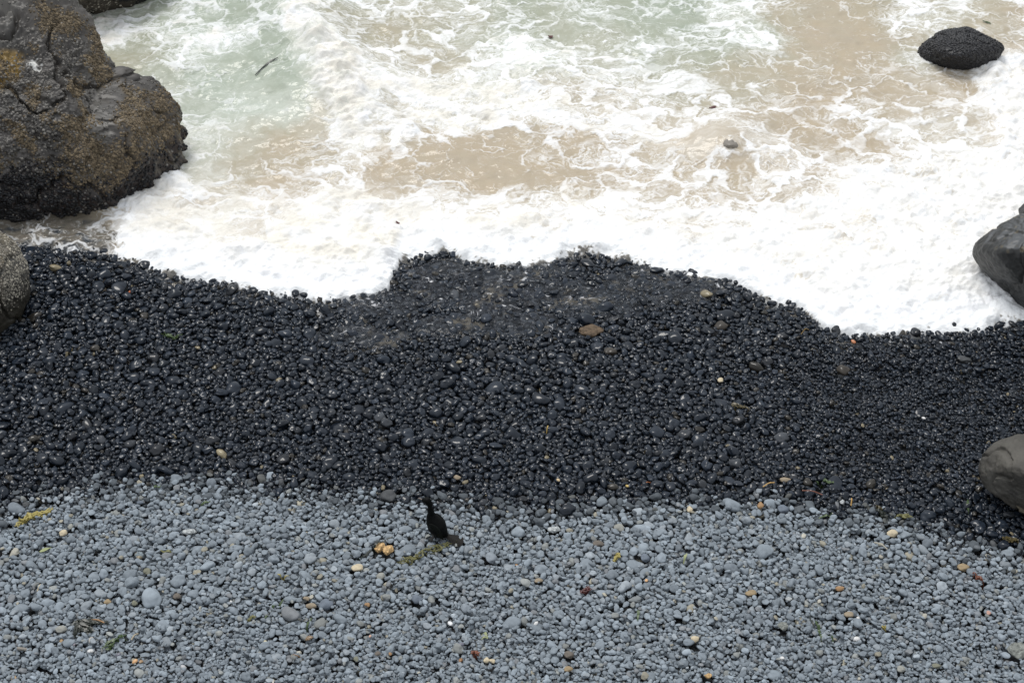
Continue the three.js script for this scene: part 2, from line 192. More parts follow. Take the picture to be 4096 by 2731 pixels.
function seaHeight(x, z) {
  const sd = zShore(x) - z, near = inSheet(x, z), sdn = sd + 0.09 * fbm2(x * 2.3, z * 2.3, 3) + 0.06 * fbm2(x * 9, z * 9, 3);
  if (sdn < -0.5) return hBeach(x, Math.min(z, 40)) - 0.3;
  const [D, , mk] = control(x, z), foam = near ? foamAt(x, z) : 0.3;
  let w = 0.02 + 0.05 * n2(x * 0.5, z * 0.7 + 3) + 0.05 * fbm2(x * 1.3, z * 1.7, 3) + 0.02 * fbm2(x * 5, z * 7, 2);
  const cd = crestDistance(x, z); w += 0.3 * crestFade * Math.exp(-cd * cd / 0.4) * near;
  const dd = ((x - DOME.x) / 0.62) ** 2 + ((z - DOME.z) / 0.55) ** 2; w += 0.19 * Math.exp(-dd * 1.6);
  const billow = Math.abs(fbm2(x * 1.9, z * 2.3 + 5, 3)) * 0.22 + Math.abs(fbm2(x * 6, z * 7, 3)) * 0.07;
  w += (billow * sstep(0.5, 1, D) * (0.5 + mk) + foam * 0.016 * (1 + fbm2(x * 22, z * 26, 2))) * near;
  const thick = lerp(-0.16, 0.035, sstep(-0.14, 0.16, sdn)) + 0.09 * sstep(0.2, 0.9, sdn) * sstep(0.4, 0.9, D) + (billow * 0.8 + 0.03 * fbm2(x * 14, z * 16, 3)) * sstep(0, 0.3, sdn);
  const shore = hBeach(x, z) + thick, k = 0.05, h = clamp(0.5 + 0.5 * (w - 0.06 - shore) / k);
  const far = sstep(0.2, 0.9, sdn);
  return lerp(shore, w - 0.06, h) + k * h * (1 - h) * far - (1 - far) * h * Math.max(0, w - 0.06 - shore) * 0.6;
}
{
  const mixc = (a, b, t) => [lerp(a[0], b[0], t), lerp(a[1], b[1], t), lerp(a[2], b[2], t)];
  const toS = (c) => 255 * (c <= 0.0031308 ? c * 12.92 : 1.055 * Math.pow(c, 1 / 2.4) - 0.055);
  const colour = canvasData(TW, TH, (i, j, o) => {
    const k = j * TW + i, x = lerp(SX0, SX1, (i + 0.5) / TW), z = lerp(SZ0, SZ1, (j + 0.5) / TH), f = FOAM[k];
    const sand = 0.5 + 0.5 * fbm2(x * 2.2, z * 3.1 + 8, 4);
    let c = mixc([0.43, 0.35, 0.245], [0.37, 0.32, 0.245], sand);
    c = mixc(c, mixc([0.265, 0.31, 0.235], [0.36, 0.39, 0.32], sand), GREEN[k]);
    // shallow water over dark pebbles by the left rock
    const sh = sstep(1.35, 0.7, Math.hypot((x - SHALLOW.x) * 0.95, (z - SHALLOW.z) * 2.0)); if (sh > 0) c = mixc(c, mixc([0.145, 0.13, 0.105], [0.045, 0.05, 0.055], sstep(-0.15, 0.3, fbm2(x * 5, z * 7, 4) + (z - SHALLOW.z) * 0.9)), sh);
    c = mixc(c, mixc([0.76, 0.735, 0.68], [0.70, 0.73, 0.67], GREEN[k]), clamp(MILK[k] * 1.1 - 0.08) * 0.82 * (1 - sh));
    c = mixc(c, mixc([0.835, 0.84, 0.845], [0.76, 0.725, 0.655], clamp(MILK[k] * 1.0 - 0.34 + 1.6 * fbm2(x * 2.3 + 5 + 0.6 * fbm2(x * 3, z * 3, 3), z * 3.4 + 0.6 * fbm2(x * 3 + 9, z * 3, 3), 5)) * sstep(0.25, 0.8, zShoreTab(x) - z) * lerp(1, 0.5, sstep(0.8, 2.6, x))), f);
    o[0] = toS(c[0]); o[1] = toS(c[1]); o[2] = toS(c[2]);
  }, true);
  const alpha = canvasData(1024, 1024, (i, j, o) => { o[0] = o[1] = o[2] = 255 * lerp(0.22, 1, LIP[j * 2 * TW + i * 2]); });
  const rough = canvasData(1024, 1024, (i, j, o) => { const f = FOAM[(j * 2) * TW + i * 2]; o[0] = o[1] = o[2] = 255 * lerp(0.16, 0.95, sstep(0.1, 0.6, f)); });
  const bump = canvasData(TW, TH, (i, j, o) => { const x = lerp(SX0, SX1, i / TW), z = lerp(SZ0, SZ1, j / TH); o[0] = o[1] = o[2] = 128 + 70 * fbm2(x * 8, z * 12, 3) + 50 * fbm2(x * 36, z * 44, 2) * (0.4 + FOAM[j * TW + i]); });
  const g = sheet(axis(SX0, SX1, 860, 500), axis(SZ0, SZ1, 640, 500).filter((z) => z <= SZ1 + 1e-6), seaHeight, (x, z) => [(x - SX0) / (SX1 - SX0), (z - SZ0) / (SZ1 - SZ0)]);
  mesh('sea_water', g, phy({ map: colour, roughnessMap: rough, roughness: 1, bumpMap: bump, bumpScale: 0.02, ior: 1.33, alphaMap: alpha, transparent: true })).userData = { kind: 'structure', label: 'sandy green surf with white foam washing up the beach' };
}
// thin water running back between the pebbles
const FILM = [[1980, 1120, 480, 170], [2650, 1130, 300, 110], [1500, 1215, 260, 70], [1950, 1290, 380, 80], [1450, 1350, 260, 60], [2330, 1180, 300, 110]].map(([px, py, rx, ry]) => { const p = at(px, py), q = at(px + rx, py), s = at(px, py + ry); return [p.x, p.z, q.x - p.x, s.z - p.z]; });
const filmDepth = (x, z) => { let m = 0.26 - Math.abs(z - zShoreTab(x) - 0.08) / 0.45; for (const [a, b, rx, rz] of FILM) m = Math.max(m, 1 - Math.hypot((x - a) / rx, (z - b) / rz)); return m; };
{
  const x0 = -5.4, x1 = 5.6, z0 = -2.6, z1 = 0.8, N = 1024, ALPHA = new Float32Array(N * N);
  const toS = (c) => 255 * (c <= 0.0031308 ? c * 12.92 : 1.055 * Math.pow(c, 1 / 2.4) - 0.055);
  const t = canvasData(N, N, (i, j, o) => {
    const x = lerp(x0, x1, i / N), z = lerp(z0, z1, j / N), s = sstep(0.08, 0.42, fbm2(x * 2.2 + 3, z * 3, 4) + 0.35 * fbm2(x * 14, z * 16, 3));
    const X = x + 0.2 * fbm2(x * 4, z * 4, 3), Z = z + 0.2 * fbm2(x * 4 + 9, z * 4, 3), line = Math.abs(fbm2(X * 2.2, Z * 3.2, 4)), near = sstep(0.9, 0.1, z - zShoreTab(x));
    const f = clamp(sstep(0.022, 0.006, line) * 0.7 * sstep(0.05, 0.35, fbm2(x * 3.1 + 20, z * 4, 2) + 0.15 * near) + sstep(0.36 - 0.12 * near, 0.48, fbm2(X * 9 + 3, Z * 12, 3)) * 0.8);
    worley(x * 17 + fbm2(x * 9, z * 9, 2), z * 21 + fbm2(x * 9 + 5, z * 9, 2)); const v = (0.45 + 1.5 * RND[wid] * sstep(0.75, 0.3, wf1)) * (1 + 0.5 * fbm2(x * 24, z * 24, 2));
    ALPHA[j * N + i] = Math.max(0.37 + 0.34 * s, f);
    o[0] = toS(clamp(lerp(lerp(0.06 * v, 0.125, s), 0.8, f))); o[1] = toS(clamp(lerp(lerp(0.066 * v, 0.112, s), 0.8, f))); o[2] = toS(clamp(lerp(lerp(0.075 * v, 0.09, s), 0.82, f)));
  }, true);
  const ta = canvasData(N, N, (i, j, o) => { o[0] = o[1] = o[2] = 255 * ALPHA[j * N + i]; });
  const ax = []; for (let i = 0; i <= 420; i++) ax.push(lerp(x0, x1, i / 420)); const az = []; for (let i = 0; i <= 150; i++) az.push(lerp(z0, z1, i / 150));
  const g = sheet(ax, az, (x, z) => hBeach(x, z) - 0.12 + 0.124 * sstep(-0.3, 0.4, filmDepth(x, z) + 0.25 * fbm2(x * 1.6, z * 1.6, 3)) + 0.035 * fbm2(x * 3, z * 3.5, 3) + 0.016 * fbm2(x * 11, z * 14, 3), (x, z) => [(x - x0) / (x1 - x0), (z - z0) / (z1 - z0)]);
  mesh('backwash_water', g, phy({ map: t, roughness: 0.14, ior: 1.33, bumpMap: t, bumpScale: 0.008, alphaMap: ta, transparent: true })).userData = { kind: 'structure', label: 'thin sheet of water draining back between the black pebbles' };
}

// ---------------------------------------------------------------- pebbles: shapes
function ball(detail) { const g = new THREE.IcosahedronGeometry(1, detail); g.deleteAttribute('uv'); g.deleteAttribute('normal'); return mergeVertices(g, 1e-4); }
function pebbleShape(seed, angular, detail = 5) {
  const r = rng(seed), g = ball(detail), p = g.attributes.position, c = new Float32Array(p.count * 3), cuts = [], v = new THREE.Vector3(), o = r() * 50;
  for (let i = 0; i < (angular ? 10 : 6); i++) cuts.push([new THREE.Vector3(r() - .5, r() - .5, r() - .5).normalize(), angular ? 0.58 + 0.22 * r() : 0.74 + 0.2 * r()]);
  const pw = angular ? 16 : 8, ex = 0.25 * (r() - .5), ez = 0.25 * (r() - .5);
  for (let i = 0; i < p.count; i++) {
    v.fromBufferAttribute(p, i).normalize(); let s = 1;
    for (const [n, h] of cuts) { const q = v.dot(n) / h; if (q > 0) s += Math.pow(q, pw); }
    let rad = Math.pow(s, -1 / pw) * (1 + ex * v.x + ez * v.z + 0.2 * n3(v.x * 1.2 + o, v.y * 1.2, v.z * 1.2) + 0.07 * n3(v.x * 2.4 + o, v.y * 2.4, v.z * 2.4) + (angular ? 0.10 * fbm3(v.x * 3 + o, v.y * 3, v.z * 3, 3) : 0.02 * n3(v.x * 4, v.y * 4 + o, v.z * 4)));
    const m = 0.9 + 0.22 * fbm3(v.x * 2.2 + o, v.y * 2.2, v.z * 2.2, 3) + 0.1 * n3(v.x * 11, v.y * 11, v.z * 11 + o);
    c[i * 3] = c[i * 3 + 1] = c[i * 3 + 2] = clamp(m, 0.4, 1.3);
    p.setXYZ(i, v.x * rad, v.y * rad, v.z * rad);
  }
  g.setAttribute('color', new THREE.BufferAttribute(c, 3)); g.computeVertexNormals(); g.computeBoundingSphere(); return g;
}
const SHAPES = []; for (let i = 0; i < 10; i++) SHAPES.push(pebbleShape(100 + i, false)); for (let i = 0; i < 6; i++) SHAPES.push(pebbleShape(200 + i, true));

// ---------------------------------------------------------------- pebbles: letting them settle
const GX0 = -6.2, GX1 = 6.2, GZ0 = -2.9, GZ1 = 5.7, CELL = 0.007, GW = Math.ceil((GX1 - GX0) / CELL), GH = Math.ceil((GZ1 - GZ0) / CELL);
const TOP = new Float32Array(GW * GH), OWNER = new Int32Array(GW * GH).fill(-1);
for (let j = 0; j < GH; j++) for (let i = 0; i < GW; i++) TOP[j * GW + i] = hBeach(GX0 + i * CELL, GZ0 + j * CELL) - 0.115;
const topAt = (x, z) => TOP[clamp(Math.round((z - GZ0) / CELL), 0, GH - 1) * GW + clamp(Math.round((x - GX0) / CELL), 0, GW - 1)];
const P = []; // settled pebbles
const rp = rng(77);
const gauss = () => Math.sqrt(-2 * Math.log(1 - rp())) * Math.cos(6.2832 * rp());
function restHeight(x, z, a, b, c, yaw) { // the height at which a flat-lying ellipsoid touches what lies below
  const ci = Math.cos(yaw), si = Math.sin(yaw), n = Math.ceil(a / CELL), i0 = Math.round((x - GX0) / CELL), j0 = Math.round((z - GZ0) / CELL), st = n > 8 ? 2 : 1; let y = -9;
  for (let j = -n; j <= n; j += st) { const jj = j0 + j; if (jj < 0 || jj >= GH) continue; for (let i = -n; i <= n; i += st) { const ii = i0 + i; if (ii < 0 || ii >= GW) continue; const dx = i * CELL, dz = j * CELL, u = (dx * ci - dz * si) / a, w = (dx * si + dz * ci) / b, q = u * u + w * w; if (q < 1) { const t = TOP[jj * GW + ii] + c * Math.sqrt(1 - q); if (t > y) y = t; } } }
  return y;
}
function settle(x, z, y, a, b, c, yaw, id) {
  const ci = Math.cos(yaw), si = Math.sin(yaw), n = Math.ceil(a / CELL), i0 = Math.round((x - GX0) / CELL), j0 = Math.round((z - GZ0) / CELL);
  for (let j = -n; j <= n; j++) { const jj = j0 + j; if (jj < 0 || jj >= GH) continue; for (let i = -n; i <= n; i++) { const ii = i0 + i; if (ii < 0 || ii >= GW) continue; const dx = i * CELL, dz = j * CELL, u = (dx * ci - dz * si) / a, w = (dx * si + dz * ci) / b, q = u * u + w * w; if (q < 1) { const t = y + c * Math.sqrt(1 - q), k = jj * GW + ii; if (t > TOP[k]) { TOP[k] = t; OWNER[k] = id; } } } }
}
const sizeMap = (x, z) => { // pebbles are finer at the lower right and at the near edge
  const right = sstep(1.2, 3.6, x) * sstep(-0.6, 0.6, z) * sstep(3.2, 1.8, z); return (1 - 0.34 * right) * (1 - 0.15 * sstep(3.4, 4.6, z)) * (1 + 0.12 * n2(x * 0.6, z * 0.7)) * lerp(0.75, 0.93, sstep(0.25, -0.25, z - zDry(x)));
};
function drop(k, level, tries, maxA = 0.1) { // k scales the size; level is how high above the bed a centre may lie
  const z = lerp(GZ0, GZ1, rp()), hw = halfWidth(z) + 0.7, x = lerp(-hw, hw, rp());
  if (x < GX0 || x > GX1 || zShoreTab(x) - z > 0.55) return;
  const a = clamp(0.030 * k * sizeMap(x, z) * Math.exp(0.33 * gauss()), 0.010, maxA), b = a * (0.58 + 0.34 * rp()), c = a * (0.32 + 0.28 * rp());
  let best = 9, bx, bz, by, byaw;
  for (let t = 0; t < tries; t++) { const X = x + (rp() - .5) * a * 4, Z = z + (rp() - .5) * a * 4, yaw = rp() * 3.14159, y = restHeight(X, Z, a, b, c, yaw), d = y - hBeach(X, Z); if (d < best) { best = d; bx = X; bz = Z; by = y; byaw = yaw; } }
  if (best > level + 0.45 * c) return;
  by -= 0.16 * c; settle(bx, bz, by, a, b, c, byaw, P.length);
  const ang = rp() < 0.2;
  P.push({ x: bx, y: by, z: bz, a, b, c, yaw: byaw, shape: ang ? 10 + Math.floor(rp() * 6) : Math.floor(rp() * 10), ang, t: rp(), tilt: gauss() * 0.24, tilt2: gauss() * 0.24 });
}
// stones that stand out, laid by hand: [x, y, width, height in the picture (4096 wide), look, label]
const NOTED = [
  [2353, 1322, 108, 58, 'rust', 'large rough brown stone, the biggest loose stone among the wet black pebbles'],
  [1518, 2190, 54, 58, 'granite', 'orange speckled granite stone, left half crossed by a dark kelp strap'],
  [1552, 2206, 52, 62, 'granite', 'orange speckled granite stone, paler lower neighbour below the bird'],
  [252, 2132, 34, 26, 'cream', 'smooth cream pebble with grey corner right of the yellow seaweed'],
  [281, 2106, 24, 26, 'pale', 'small squared pale stone just above the cream pebble at left'],
  [755, 2127, 68, 30, 'white', 'wide flat whitish stone on dry shingle left of the cormorant'],
  [555, 2221, 44, 30, 'tanGrey', 'half tan half grey pebble on the left dry shingle'],
  [587, 2286, 34, 26, 'olive', 'round olive grey pebble below the half tan pebble'],
  [428, 2405, 34, 20, 'ochre', 'ochre brown pebble above the dark seaweed clump'],
  [538, 2411, 26, 20, 'olive', 'small olive pebble right of the ochre brown pebble'],
  [705, 2385, 32, 24, 'brown', 'dull brown pebble in the middle of the left dry shingle'],
  [244, 2517, 50, 28, 'pale', 'broad pale grey stone left of the dark seaweed clump'],
  [1431, 2272, 50, 30, 'cream', 'long pale cream pebble with olive stripe below the orange granite'],
  [1523, 2306, 38, 30, 'pale', 'round pale grey pebble right of the long cream pebble'],
  [1468, 2418, 24, 18, 'orange', 'small orange brown pebble below the cormorant'],
  [1224, 2393, 28, 18, 'tan', 'small tan pebble above a flat tan stone'],
  [1245, 2424, 46, 24, 'tan', 'flat tan stone left of a big slate cobble'],
  [1301, 2414, 66, 40, 'slate', 'big rounded slate cobble right of the flat tan stone'],
  [1670, 2394, 46, 34, 'slate', 'rounded slate cobble below the cormorant, right of the small orange pebble'],
  [1865, 2430, 44, 36, 'slatePale', 'pale grey rounded cobble at the lower middle of the shingle'],
  [1966, 2233, 52, 54, 'slatePale', 'tall pale slate cobble to the lower right of the cormorant'],
  [1510, 2614, 24, 18, 'brown', 'dark brown round pebble near the bottom middle edge'],
  [1561, 2614, 14, 16, 'orange', 'tiny rust brown pebble near the bottom middle edge'],
  [1424, 2636, 22, 20, 'olive', 'small olive pebble near the bottom edge left of the dark brown one'],
  [1946, 2638, 28, 20, 'cream', 'left of two cream pebbles near the bottom edge'],
  [1969, 2643, 26, 18, 'cream', 'right of two cream pebbles near the bottom edge'],
  [2154, 2322, 34, 18, 'tan', 'flat tan pebble right of the tall pale slate cobble'],
  [2216, 2118, 64, 32, 'white', 'broad flat whitish stone right of the cormorant'],
  [2478, 2111, 46, 30, 'pale', 'oval pale olive pebble right of the broad whitish stone'],
  [2759, 2035, 26, 24, 'cream', 'round cream pebble just below the edge of the wet shingle'],
  [3135, 2038, 50, 36, 'slate', 'dark grey cobble below the tan pebble at the wet edge'],
  [3043, 2019, 28, 30, 'orange', 'orange stone with grey rim just below the wet edge'],
  [3141, 1919, 52, 20, 'tan', 'flat tan pebble lying on wet black shingle beside an orange stick'],
  [2392, 2174, 46, 24, 'brown', 'rough brown grey pebble below the broad whitish stone'],
  [2582, 2233, 42, 34, 'slate', 'dark round slate cobble right of the yellow curled kelp'],
  [3008, 2373, 48, 24, 'ochre', 'ochre tan pebble half under a grey cobble'],
  [3153, 2395, 30, 18, 'white', 'small white pebble right of the ochre tan pebble'],
  [2542, 2398, 70, 36, 'slateCut', 'angular layered grey stone above a green blade'],
  [3133, 2504, 52, 32, 'speckled', 'speckled dark grey granite pebble at the lower right'],
  [2780, 2556, 40, 26, 'cream', 'smooth cream pebble leaning on a grey cobble near the bottom'],
  [2277, 2620, 44, 32, 'brown', 'round grey brown cobble near the bottom middle'],
  [2273, 2676, 36, 22, 'ochre', 'ochre pebble right at the bottom below the grey brown cobble'],
  [2833, 2703, 34, 24, 'granite', 'orange and cream granite pebble at the bottom edge'],
  [3572, 2134, 46, 32, 'cream', 'cream stone on dry shingle below the green weed at right'],
  [3857, 2271, 54, 32, 'ochre', 'large ochre tan stone on the right dry shingle'],
  [3360, 2354, 42, 20, 'orange', 'flat tan and orange stone on the right dry shingle'],
  [3399, 2459, 40, 24, 'tan', 'flat tan stone above a white shell at the right'],
  [3370, 2008, 22, 24, 'white', 'pale round pebble lying among wet black pebbles'],
  [4075, 2604, 100, 66, 'speckled', 'pale speckled granite cobble cut by the right edge'],
  [3748, 2664, 40, 20, 'olive', 'flat olive pebble near the bottom right'],
  [3606, 2676, 34, 26, 'pale', 'pale grey round pebble left of the flat olive pebble'],
  [3957, 2451, 18, 18, 'pink', 'small pinkish pebble near the right edge'],
  [3377, 1477, 56, 40, 'wetBrown', 'round grey brown wet cobble near the surf at right'],
  [3863, 1436, 70, 32, 'wetCut', 'flat angular wet cobble near the right rock'],
  [3074, 1449, 48, 32, 'wet', 'smooth oval wet cobble left of the grey brown one'],
  [3130, 1347, 54, 30, 'wet', 'flat wet cobble beside a curled twig'],
  [3664, 1330, 50, 38, 'wet', 'big black wet cobble standing at the foam edge'],
  [3347, 1320, 42, 36, 'wet', 'black wet cobble at the foam edge near orange shell'],
  [2884, 1300, 60, 36, 'wetBrown', 'dull dark wet cobble right of the large brown stone'],
  [2443, 1407, 60, 32, 'wetBrown', 'flat wet brown grey cobble below the large brown stone'],
  [1818, 1181, 44, 34, 'wetPale', 'pale streaked wet cobble in the draining water'],
  [3130, 1752, 66, 44, 'wetPale', 'big grey wet cobble among fine pebbles at right'],
  [630, 1800, 66, 44, 'wet', 'large black wet cobble in the left wet shingle'],
  [1135, 1838, 56, 40, 'wet', 'large black wet cobble left of the bird near the dry edge'],
  [610, 1430, 54, 40, 'wet', 'large black wet cobble between the left rocks and the middle'],
  [285, 1745, 44, 34, 'wet', 'rounded black wet cobble below the left boulder'],
  [1520, 1670, 50, 34, 'wetPale', 'pale grey wet cobble in the middle of the dark shingle'],
  [880, 1490, 50, 32, 'wet', 'oval black wet cobble in the upper left shingle'],
  [2884, 1521, 24, 20, 'cream', 'small cream pebble alone on the wet black shingle'],
  [560, 2010, 30, 14, 'slate', 'small slate pebble at the left edge of the dry shingle'],
  [1830, 1908, 30, 18, 'tan', 'tan pebble on wet shingle above the cormorant'],
  [3378, 1482, 4, 4, 'skip', ''],
].filter((n) => n[4] !== 'skip');
// a first, buried layer, then the noted stones, then the visible layer from large to small
for (let n = 0; n < 26000; n++) drop(1.0, -0.085, 2);
for (const n of NOTED) {
  const p = at(n[0], n[1]), q = at(n[0] + n[2] / 2, n[1]), a = (q.x - p.x) * 0.92, px = 1 / ((q.x - p.x) / (n[2] / 2)); // pixels per metre there
  const pit = Math.atan2(CAM.y - p.y, CAM.z - p.z), hpx = n[3] / px / 2, c = Math.min(a * 0.62, hpx * 0.75), b = clamp(Math.sqrt(Math.max(1e-6, hpx * hpx - (c * Math.cos(pit)) ** 2)) / Math.sin(pit), a * 0.45, a * 1.2);
  const yaw = (rp() - .5) * 0.4, A = Math.max(a, b), y = Math.max(restHeight(p.x, p.z, A, A, c, yaw) - 0.3 * c, p.y - c * 0.15), ang = /Cut|granite|white|rust/.test(n[4]);
  settle(p.x, p.z, y, A, Math.min(a, b), c, a >= b ? yaw : yaw + Math.PI / 2, 1e6);
  n.push({ x: p.x, y, z: p.z, a, b, c, yaw, shape: ang ? 10 + Math.floor(rp() * 6) : Math.floor(rp() * 10), tilt: 0, tilt2: 0 });
}
for (let n = 0; n < 2400; n++) drop(1.8, 0.0, 5);
for (let n = 0; n < 34000; n++) drop(1.3, 0.0, 5);
for (let n = 0; n < 80000; n++) drop(0.95, 0.0, 4);
for (let n = 0; n < 30000; n++) drop(0.65, -0.008, 3, 0.03);

// ---------------------------------------------------------------- pebbles: objects
const showing = new Int32Array(P.length);
for (let k = 0; k < OWNER.length; k++) if (OWNER[k] >= 0 && OWNER[k] < 1e6) showing[OWNER[k]]++;
const dry = { vertexColors: true, roughness: 0.82, specularIntensity: 0.6 }, wet = { vertexColors: true, roughness: 0.13, specularIntensity: 1, ior: 1.38 };
const DRYM = phy({ ...dry, color: rgb(1, 1, 1) }), WETM = phy({ ...wet, color: rgb(1, 1, 1) });
const wetness = (p) => { const e = p.z - zDry(p.x) + 0.10 * fbm2(p.x * 4, p.z * 4, 2) + (p.t - 0.5) * 0.34 + (p.a - 0.03) * 0.7; p.damp = e > 0 && e < 0.22 && (p.t * 37) % 1 > e * 3.5; return e < 0; };
const WETC = [[0.92, .0145, .0198, .0285], [0.95, .032, .029, .024], [0.997, .028, .031, .036], [1, .20, .17, .11]];
const DRYC = [[.74, .228, .262, .292], [.81, .185, .212, .238], [.92, .275, .305, .33], [.96, .25, .26, .25], [.968, .31, .29, .23], [.998, .21, .22, .23], [1, .42, .40, .34]];
function pebbleColour(p, isWet, r) { const k = r(), c = (isWet ? WETC : DRYC).find((c) => k <= c[0]); p.v = Math.exp(Math.round(5 * (isWet ? 0.42 : 0.27) * (r() + r() + r() - 1.5)) / 5); const k2 = p.v * (p.damp ? 0.42 : 1); return [c[1] * k2, c[2] * k2, c[3] * k2]; }
const Q = new THREE.Quaternion(), QY = new THREE.Quaternion(), E = new THREE.Euler(), M = new THREE.Matrix4(), V = new THREE.Vector3(), SC = new THREE.Vector3();
function placeMatrix(p) { E.set(p.tilt, 0, p.tilt2); Q.setFromEuler(E); QY.setFromAxisAngle(V.set(0, 1, 0), p.yaw); Q.multiply(QY); return [new THREE.Vector3(p.x, p.y, p.z), Q.clone(), new THREE.Vector3(p.a * 1.06, p.c * 1.1, p.b * 1.06)]; }
const rc = rng(5), vis = P.map((p, i) => i).filter((i) => showing[i] * CELL * CELL > 0.05 * P[i].a * P[i].b && showing[i] > 1);
for (const i of vis) { const p = P[i]; p.wet = wetness(p); p.col = pebbleColour(p, p.wet, rc); }
const inFrame = (p) => { const d = CAM.z - p.z, dy = CAM.y - p.y, f = dy * Math.sin(PITCH) + d * Math.cos(PITCH), u = -dy * Math.cos(PITCH) + d * Math.sin(PITCH); return Math.abs(p.x / f) < TAN * 1.5 * 1.01 && Math.abs(u / f) < TAN * 1.01; };
const singles = new Set();
for (const w of [true, false]) vis.filter((i) => P[i].wet === w && inFrame(P[i]) && (!w || zShoreTab(P[i].x) < P[i].z)).sort((i, j) => showing[j] - showing[i]).slice(0, 290).forEach((i) => singles.add(i));
const MATS = {};
function toneMaterial(isWet, c) { // a few tones shared between the pebbles that are objects of their own
  const k = isWet + c.map((x) => x.toFixed(4)).join(); return MATS[k] ??= phy({ ...(isWet ? wet : dry), color: rgb(...c) });
}
const BIRD = at(1748, 2150);
const SHAPES_FINE = SHAPES;
for (const i of singles) {
  const p = P[i], [pos, q, s] = placeMatrix(p), o = mesh(p.wet ? 'wet_pebble' : 'dry_pebble', SHAPES_FINE[p.shape], toneMaterial(p.wet, p.col));
  o.position.copy(pos); o.quaternion.copy(q); o.scale.copy(s); p.object = o;
}
for (const w of [true, false]) {
  const root = group(w ? 'wet_pebbles' : 'dry_pebbles');
  tag(root, w ? 'mass of glossy wet black pebbles below the surf' : 'mass of matt dry blue grey pebbles on the upper beach', 'pebbles', null, 'stuff');
  SHAPES.forEach((g, s) => {
    const list = vis.filter((i) => P[i].wet === w && P[i].shape === s && !singles.has(i)), im = new THREE.InstancedMesh(g, w ? WETM : DRYM, list.length), col = new THREE.Color();
    list.forEach((i, n) => { const [pos, q, sc] = placeMatrix(P[i]); im.setMatrixAt(n, M.compose(pos, q, sc)); im.setColorAt(n, col.setRGB(...P[i].col)); });
    im.name = 'pebbles'; im.userData.kind = 'stuff'; im.castShadow = im.receiveShadow = true; root.add(im);
  });
}
const LOOK = { rust: [.12, .085, .055], granite: [.52, .34, .16], cream: [.55, .47, .33], pale: [.30, .30, .27], white: [.40, .42, .42], tanGrey: [.32, .27, .19], olive: [.20, .20, .15], ochre: [.31, .235, .14], brown: [.15, .13, .11], orange: [.34, .21, .11], tan: [.30, .245, .175], slate: [.15, .175, .21], slatePale: [.24, .27, .30], slateCut: [.22, .235, .24], speckled: [.21, .22, .20], pink: [.5, .3, .24], wet: [.02, .022, .026], wetBrown: [.05, .043, .035], wetCut: [.055, .058, .06], wetPale: [.06, .066, .075] };
{
  const speck = {};
  for (const n of NOTED) {
    const p = n[6], look = n[4], isWet = /^wet|rust/.test(look), [pos, q, s] = placeMatrix(p);
    let g = SHAPES[p.shape];
    if (/granite|speckled|rust|white|tanGrey/.test(look)) {
      const key = look + p.shape; g = speck[key] ??= (() => {
        const c = pebbleShape(300 + p.shape, true, 12), a = c.attributes.color, b = c.attributes.position;
        for (let i = 0; i < a.count; i++) { const x = b.getX(i), y = b.getY(i), z = b.getZ(i), v = look === 'tanGrey' ? sstep(-.2, .2, n3(x * 1.5, y * 1.5, z * 1.5)) : 0; const m = 0.85 + 0.9 * fbm3(x * 5, y * 5, z * 5, 3) + (n3(x * 13, y * 13, z * 13) > 0.45 ? -0.35 : 0) + (n3(x * 11 + 5, y * 11, z * 11) > 0.5 ? 0.5 : 0); a.setXYZ(i, clamp(m * lerp(1, .6, v), .25, 2), clamp(m * lerp(1, .85, v), .25, 2), clamp(m * lerp(1, 1.3, v), .25, 2)); }
        return c;
      })();
    }
    const o = mesh('stone', g, toneMaterial(isWet && look !== 'rust', LOOK[look])); o.position.copy(pos); o.quaternion.copy(q); o.scale.copy(s); tag(o, n[5], 'stone');
  }
}

